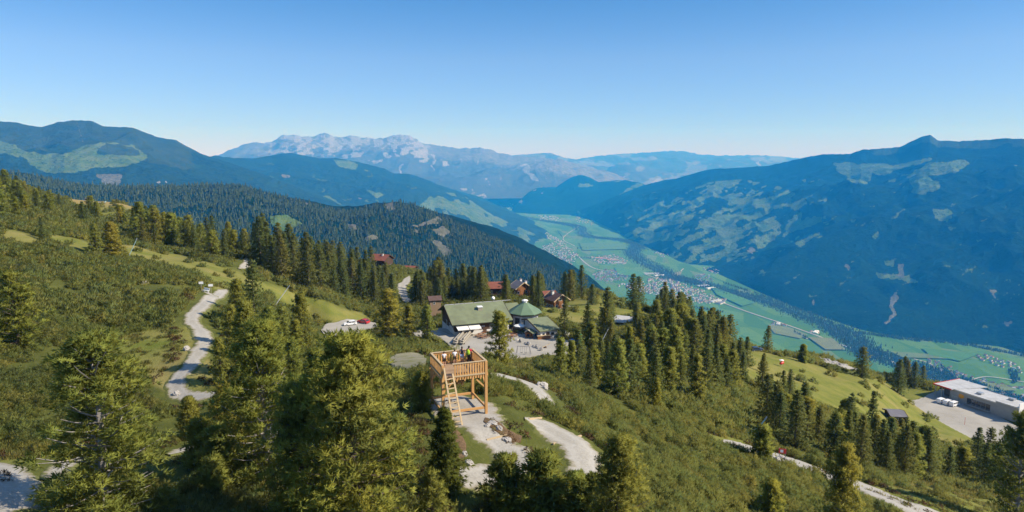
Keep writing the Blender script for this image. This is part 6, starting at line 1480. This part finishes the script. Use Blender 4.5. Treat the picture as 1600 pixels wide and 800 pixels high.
nb += tree_block([(1195,655),(1250,660),(1310,676),(1380,696),(1470,715),(1520,735),(1500,760),(1420,752),(1340,735),(1260,705),(1200,690)], 52, SPR + PN[:5] + DK_, 7.0, 10.5, 3.6, '{size} {kind} in the wood between the gravel road and the meadow', 'between road and meadow')
nb += tree_block([(1500,712),(1560,720),(1610,730),(1610,770),(1530,760)], 11, SPR + DK_, 8, 12, 3.6, '{size} {kind} in the group below the station yard', 'below the station yard')
nb += tree_block([(890,572),(960,575),(1060,588),(1120,575),(1150,600),(1120,625),(1040,640),(960,625),(900,600)], 24, SPR + PN, 6.5, 10.5, 5.0, '{size} {kind} standing loosely in the scrub below the thick terrace belt', 'loosely below the terrace belt')
nb += tree_block([(1140,560),(1200,580),(1260,622),(1200,640),(1130,590)], 10, SPR, 6, 10, 4.5, '{size} {kind} at the lower edge of the right meadow scrub', 'at the meadow scrub')
nb += tree_block([(345,510),(440,530),(490,575),(470,620),(400,620),(350,560)], 6, PN[:5], 5, 7.5, 5, '{size} olive {kind} between the winding path and the car park', 'between path and car park')
nb += tree_block([(300,640),(360,640),(400,700),(390,790),(310,780),(290,720)], 7, ['small0', 'small1', 'small2'], 3.0, 5.0, 3.6, '{size} bushy {kind} beside the short path under the boulder', 'under the boulder')
nb += tree_block([(600,700),(700,770),(720,860),(600,900),(640,800)], 4, ['small0', 'pine4'], 4.0, 6.0, 3.5, '{size} {kind} below the platform ladder', 'below the ladder')
print('trees', len(TREES))

# ------------------------------------------------------------------ dwarf pine scrub and grass
sb = [pmesh('scrub_near%d' % k, bush(700 + k, 1.0, 0.95, 120, 8, 0.30, 0.055), M['scrub']) for k in range(4)]
sf = [pmesh('scrub_far%d' % k, bush(720 + k, 1.0, 0.95, 42, 6, 0.50, 0.15), M['scrub']) for k in range(3)]
bm_ = BLOCK[:]
def scrub_cloud(P, keep):
    ok = ~in_grass(P) | (rng.uniform(size=len(P)) < 0.03)
    open_ = (fbm(P[:, 0] / 7, P[:, 1] / 7, 81, 3) > -0.28) & (fbm(P[:, 0] / 24, P[:, 1] / 12, 83, 3) > -0.44)          # small clearings
    ok &= open_ & (rng.uniform(size=len(P)) < keep)
    ok &= (P[:, 1] < 105) | (fbm(P[:, 0] / 9, P[:, 1] / 9, 85, 3) > -0.45); P = P[ok]; return P[clear_of(P, 0.35)]
P1 = scrub_cloud(ground_cloud(22, 105, lambda d: 0.80, 61), 1.0)
P2 = scrub_cloud(ground_cloud(105, 470, lambda d: 0.72 * min(1, (150 / d) ** 1.2), 62), 1.0)
s1 = rng.uniform(0.55, 1.15, len(P1)) * (0.8 + 0.5 * vnoise(P1[:, 0] / 5, P1[:, 1] / 5, 9))
s2 = rng.uniform(0.7, 1.3, len(P2)) * (0.85 + 0.4 * vnoise(P2[:, 0] / 6, P2[:, 1] / 6, 9)) * np.clip(P2[:, 1] / 170, 1, 1.7)
P1[:, 2] -= 0.1; P2[:, 2] -= 0.1
scatter('dwarf_pine_scrub', np.vstack([P1, P2]), np.concatenate([s1, s2]), np.concatenate([rng.integers(0, 4, len(P1)), rng.integers(4, 7, len(P2))]), sb + sf, 'dark green dwarf mountain pine scrub covering the slopes')
gb = []
for k in range(3):
    g = np.random.default_rng(800 + k); c_ = np.column_stack([g.normal(size=(26, 2)) * 0.28, np.zeros(26)])
    gb.append(pmesh('grass_tuft%d' % k, blades(c_, np.tile([0, 0, 1.0], (26, 1)), 4, 0.30, 0.05, 0.75, g, g.uniform(0.2, 0.9, 26)), M['grassblade']))
G1 = ground_cloud(22, 170, lambda d: 1.5 * min(1, (60 / d) ** 2.2), 63)
ig = in_grass(G1); ed = np.array([near_path(p[0], p[1]) for p in G1]); verge = (ed > 1.7) & (ed < 3.4) & (rng.uniform(size=len(G1)) < 0.7)
G1 = G1[(ig | verge | (rng.uniform(size=len(G1)) < 0.12)) & (ed > 1.65)]
G1 = G1[clear_of(G1, -0.4)]
scatter('meadow_grass', G1, rng.uniform(0.6, 1.5, len(G1)) * np.clip(G1[:, 1] / 90, 1, 2.2), rng.integers(0, 3, len(G1)), gb, 'tufts of yellow green mountain grass on the meadows and path edges')
hb_ = [pmesh('heather%d' % k, bush(850 + k, 0.5, 0.3, 40, 6, 0.16, 0.04, 'scrub'), foliage('heather_twigs', (0.05, 0.03, 0.02), (0.14, 0.09, 0.045), (0.17, 0.10, 0.04), 0.2)) for k in range(2)]
Hc = ground_cloud(25, 130, lambda d: 0.5, 64); eh = np.array([near_path(p[0], p[1]) for p in Hc])
qx_, qy_ = project(Hc)
Hc = Hc[((eh > 1.5) & (eh < 3.2)) | inside(qx_, qy_, [(750,648),(800,660),(850,690),(830,720),(800,700),(760,680)])]
scatter('heather_tufts', Hc, rng.uniform(0.6, 1.4, len(Hc)), rng.integers(0, 2, len(Hc)), hb_, 'brown heather and dead twigs along the path banks')

# ------------------------------------------------------------------ woods far away
g = np.random.default_rng(91)
nr, nc = RX.shape; n = 46000
ii = g.uniform(len(RX) // 5, nr - 2, n); jj = g.uniform(0, nc - 2, n); i0 = ii.astype(int); j0 = jj.astype(int); fi = (ii - i0)[:, None]; fj = (jj - j0)[:, None]
PW = (RP[i0, j0] * (1 - fi) + RP[i0 + 1, j0] * fi) * (1 - fj) + (RP[i0, j0 + 1] * (1 - fi) + RP[i0 + 1, j0 + 1] * fi) * fj
wx, wy = project(PW); keep = (wx > -60) & (wx < 1000)
for p in CLEAR1 + CLEAR2: keep &= ~(inside(wx + 4 * fbm(wx / 6, wy / 4, 3), wy + 2 * fbm(wx / 6, wy / 4, 4), p))
keep &= g.uniform(size=n) < np.where(fbm(PW[:, 0] / 70, PW[:, 1] / 70, 17, 3) > 0.42, 0.25, 1.0)
PW = PW[keep]; PW[:, 2] -= 1
cone_wood('forest', PW, np.clip(g.normal(11.5, 4.5, len(PW)), 4, 26), 'dense dark conifer forest on the ridge above the valley', M['farwood'])
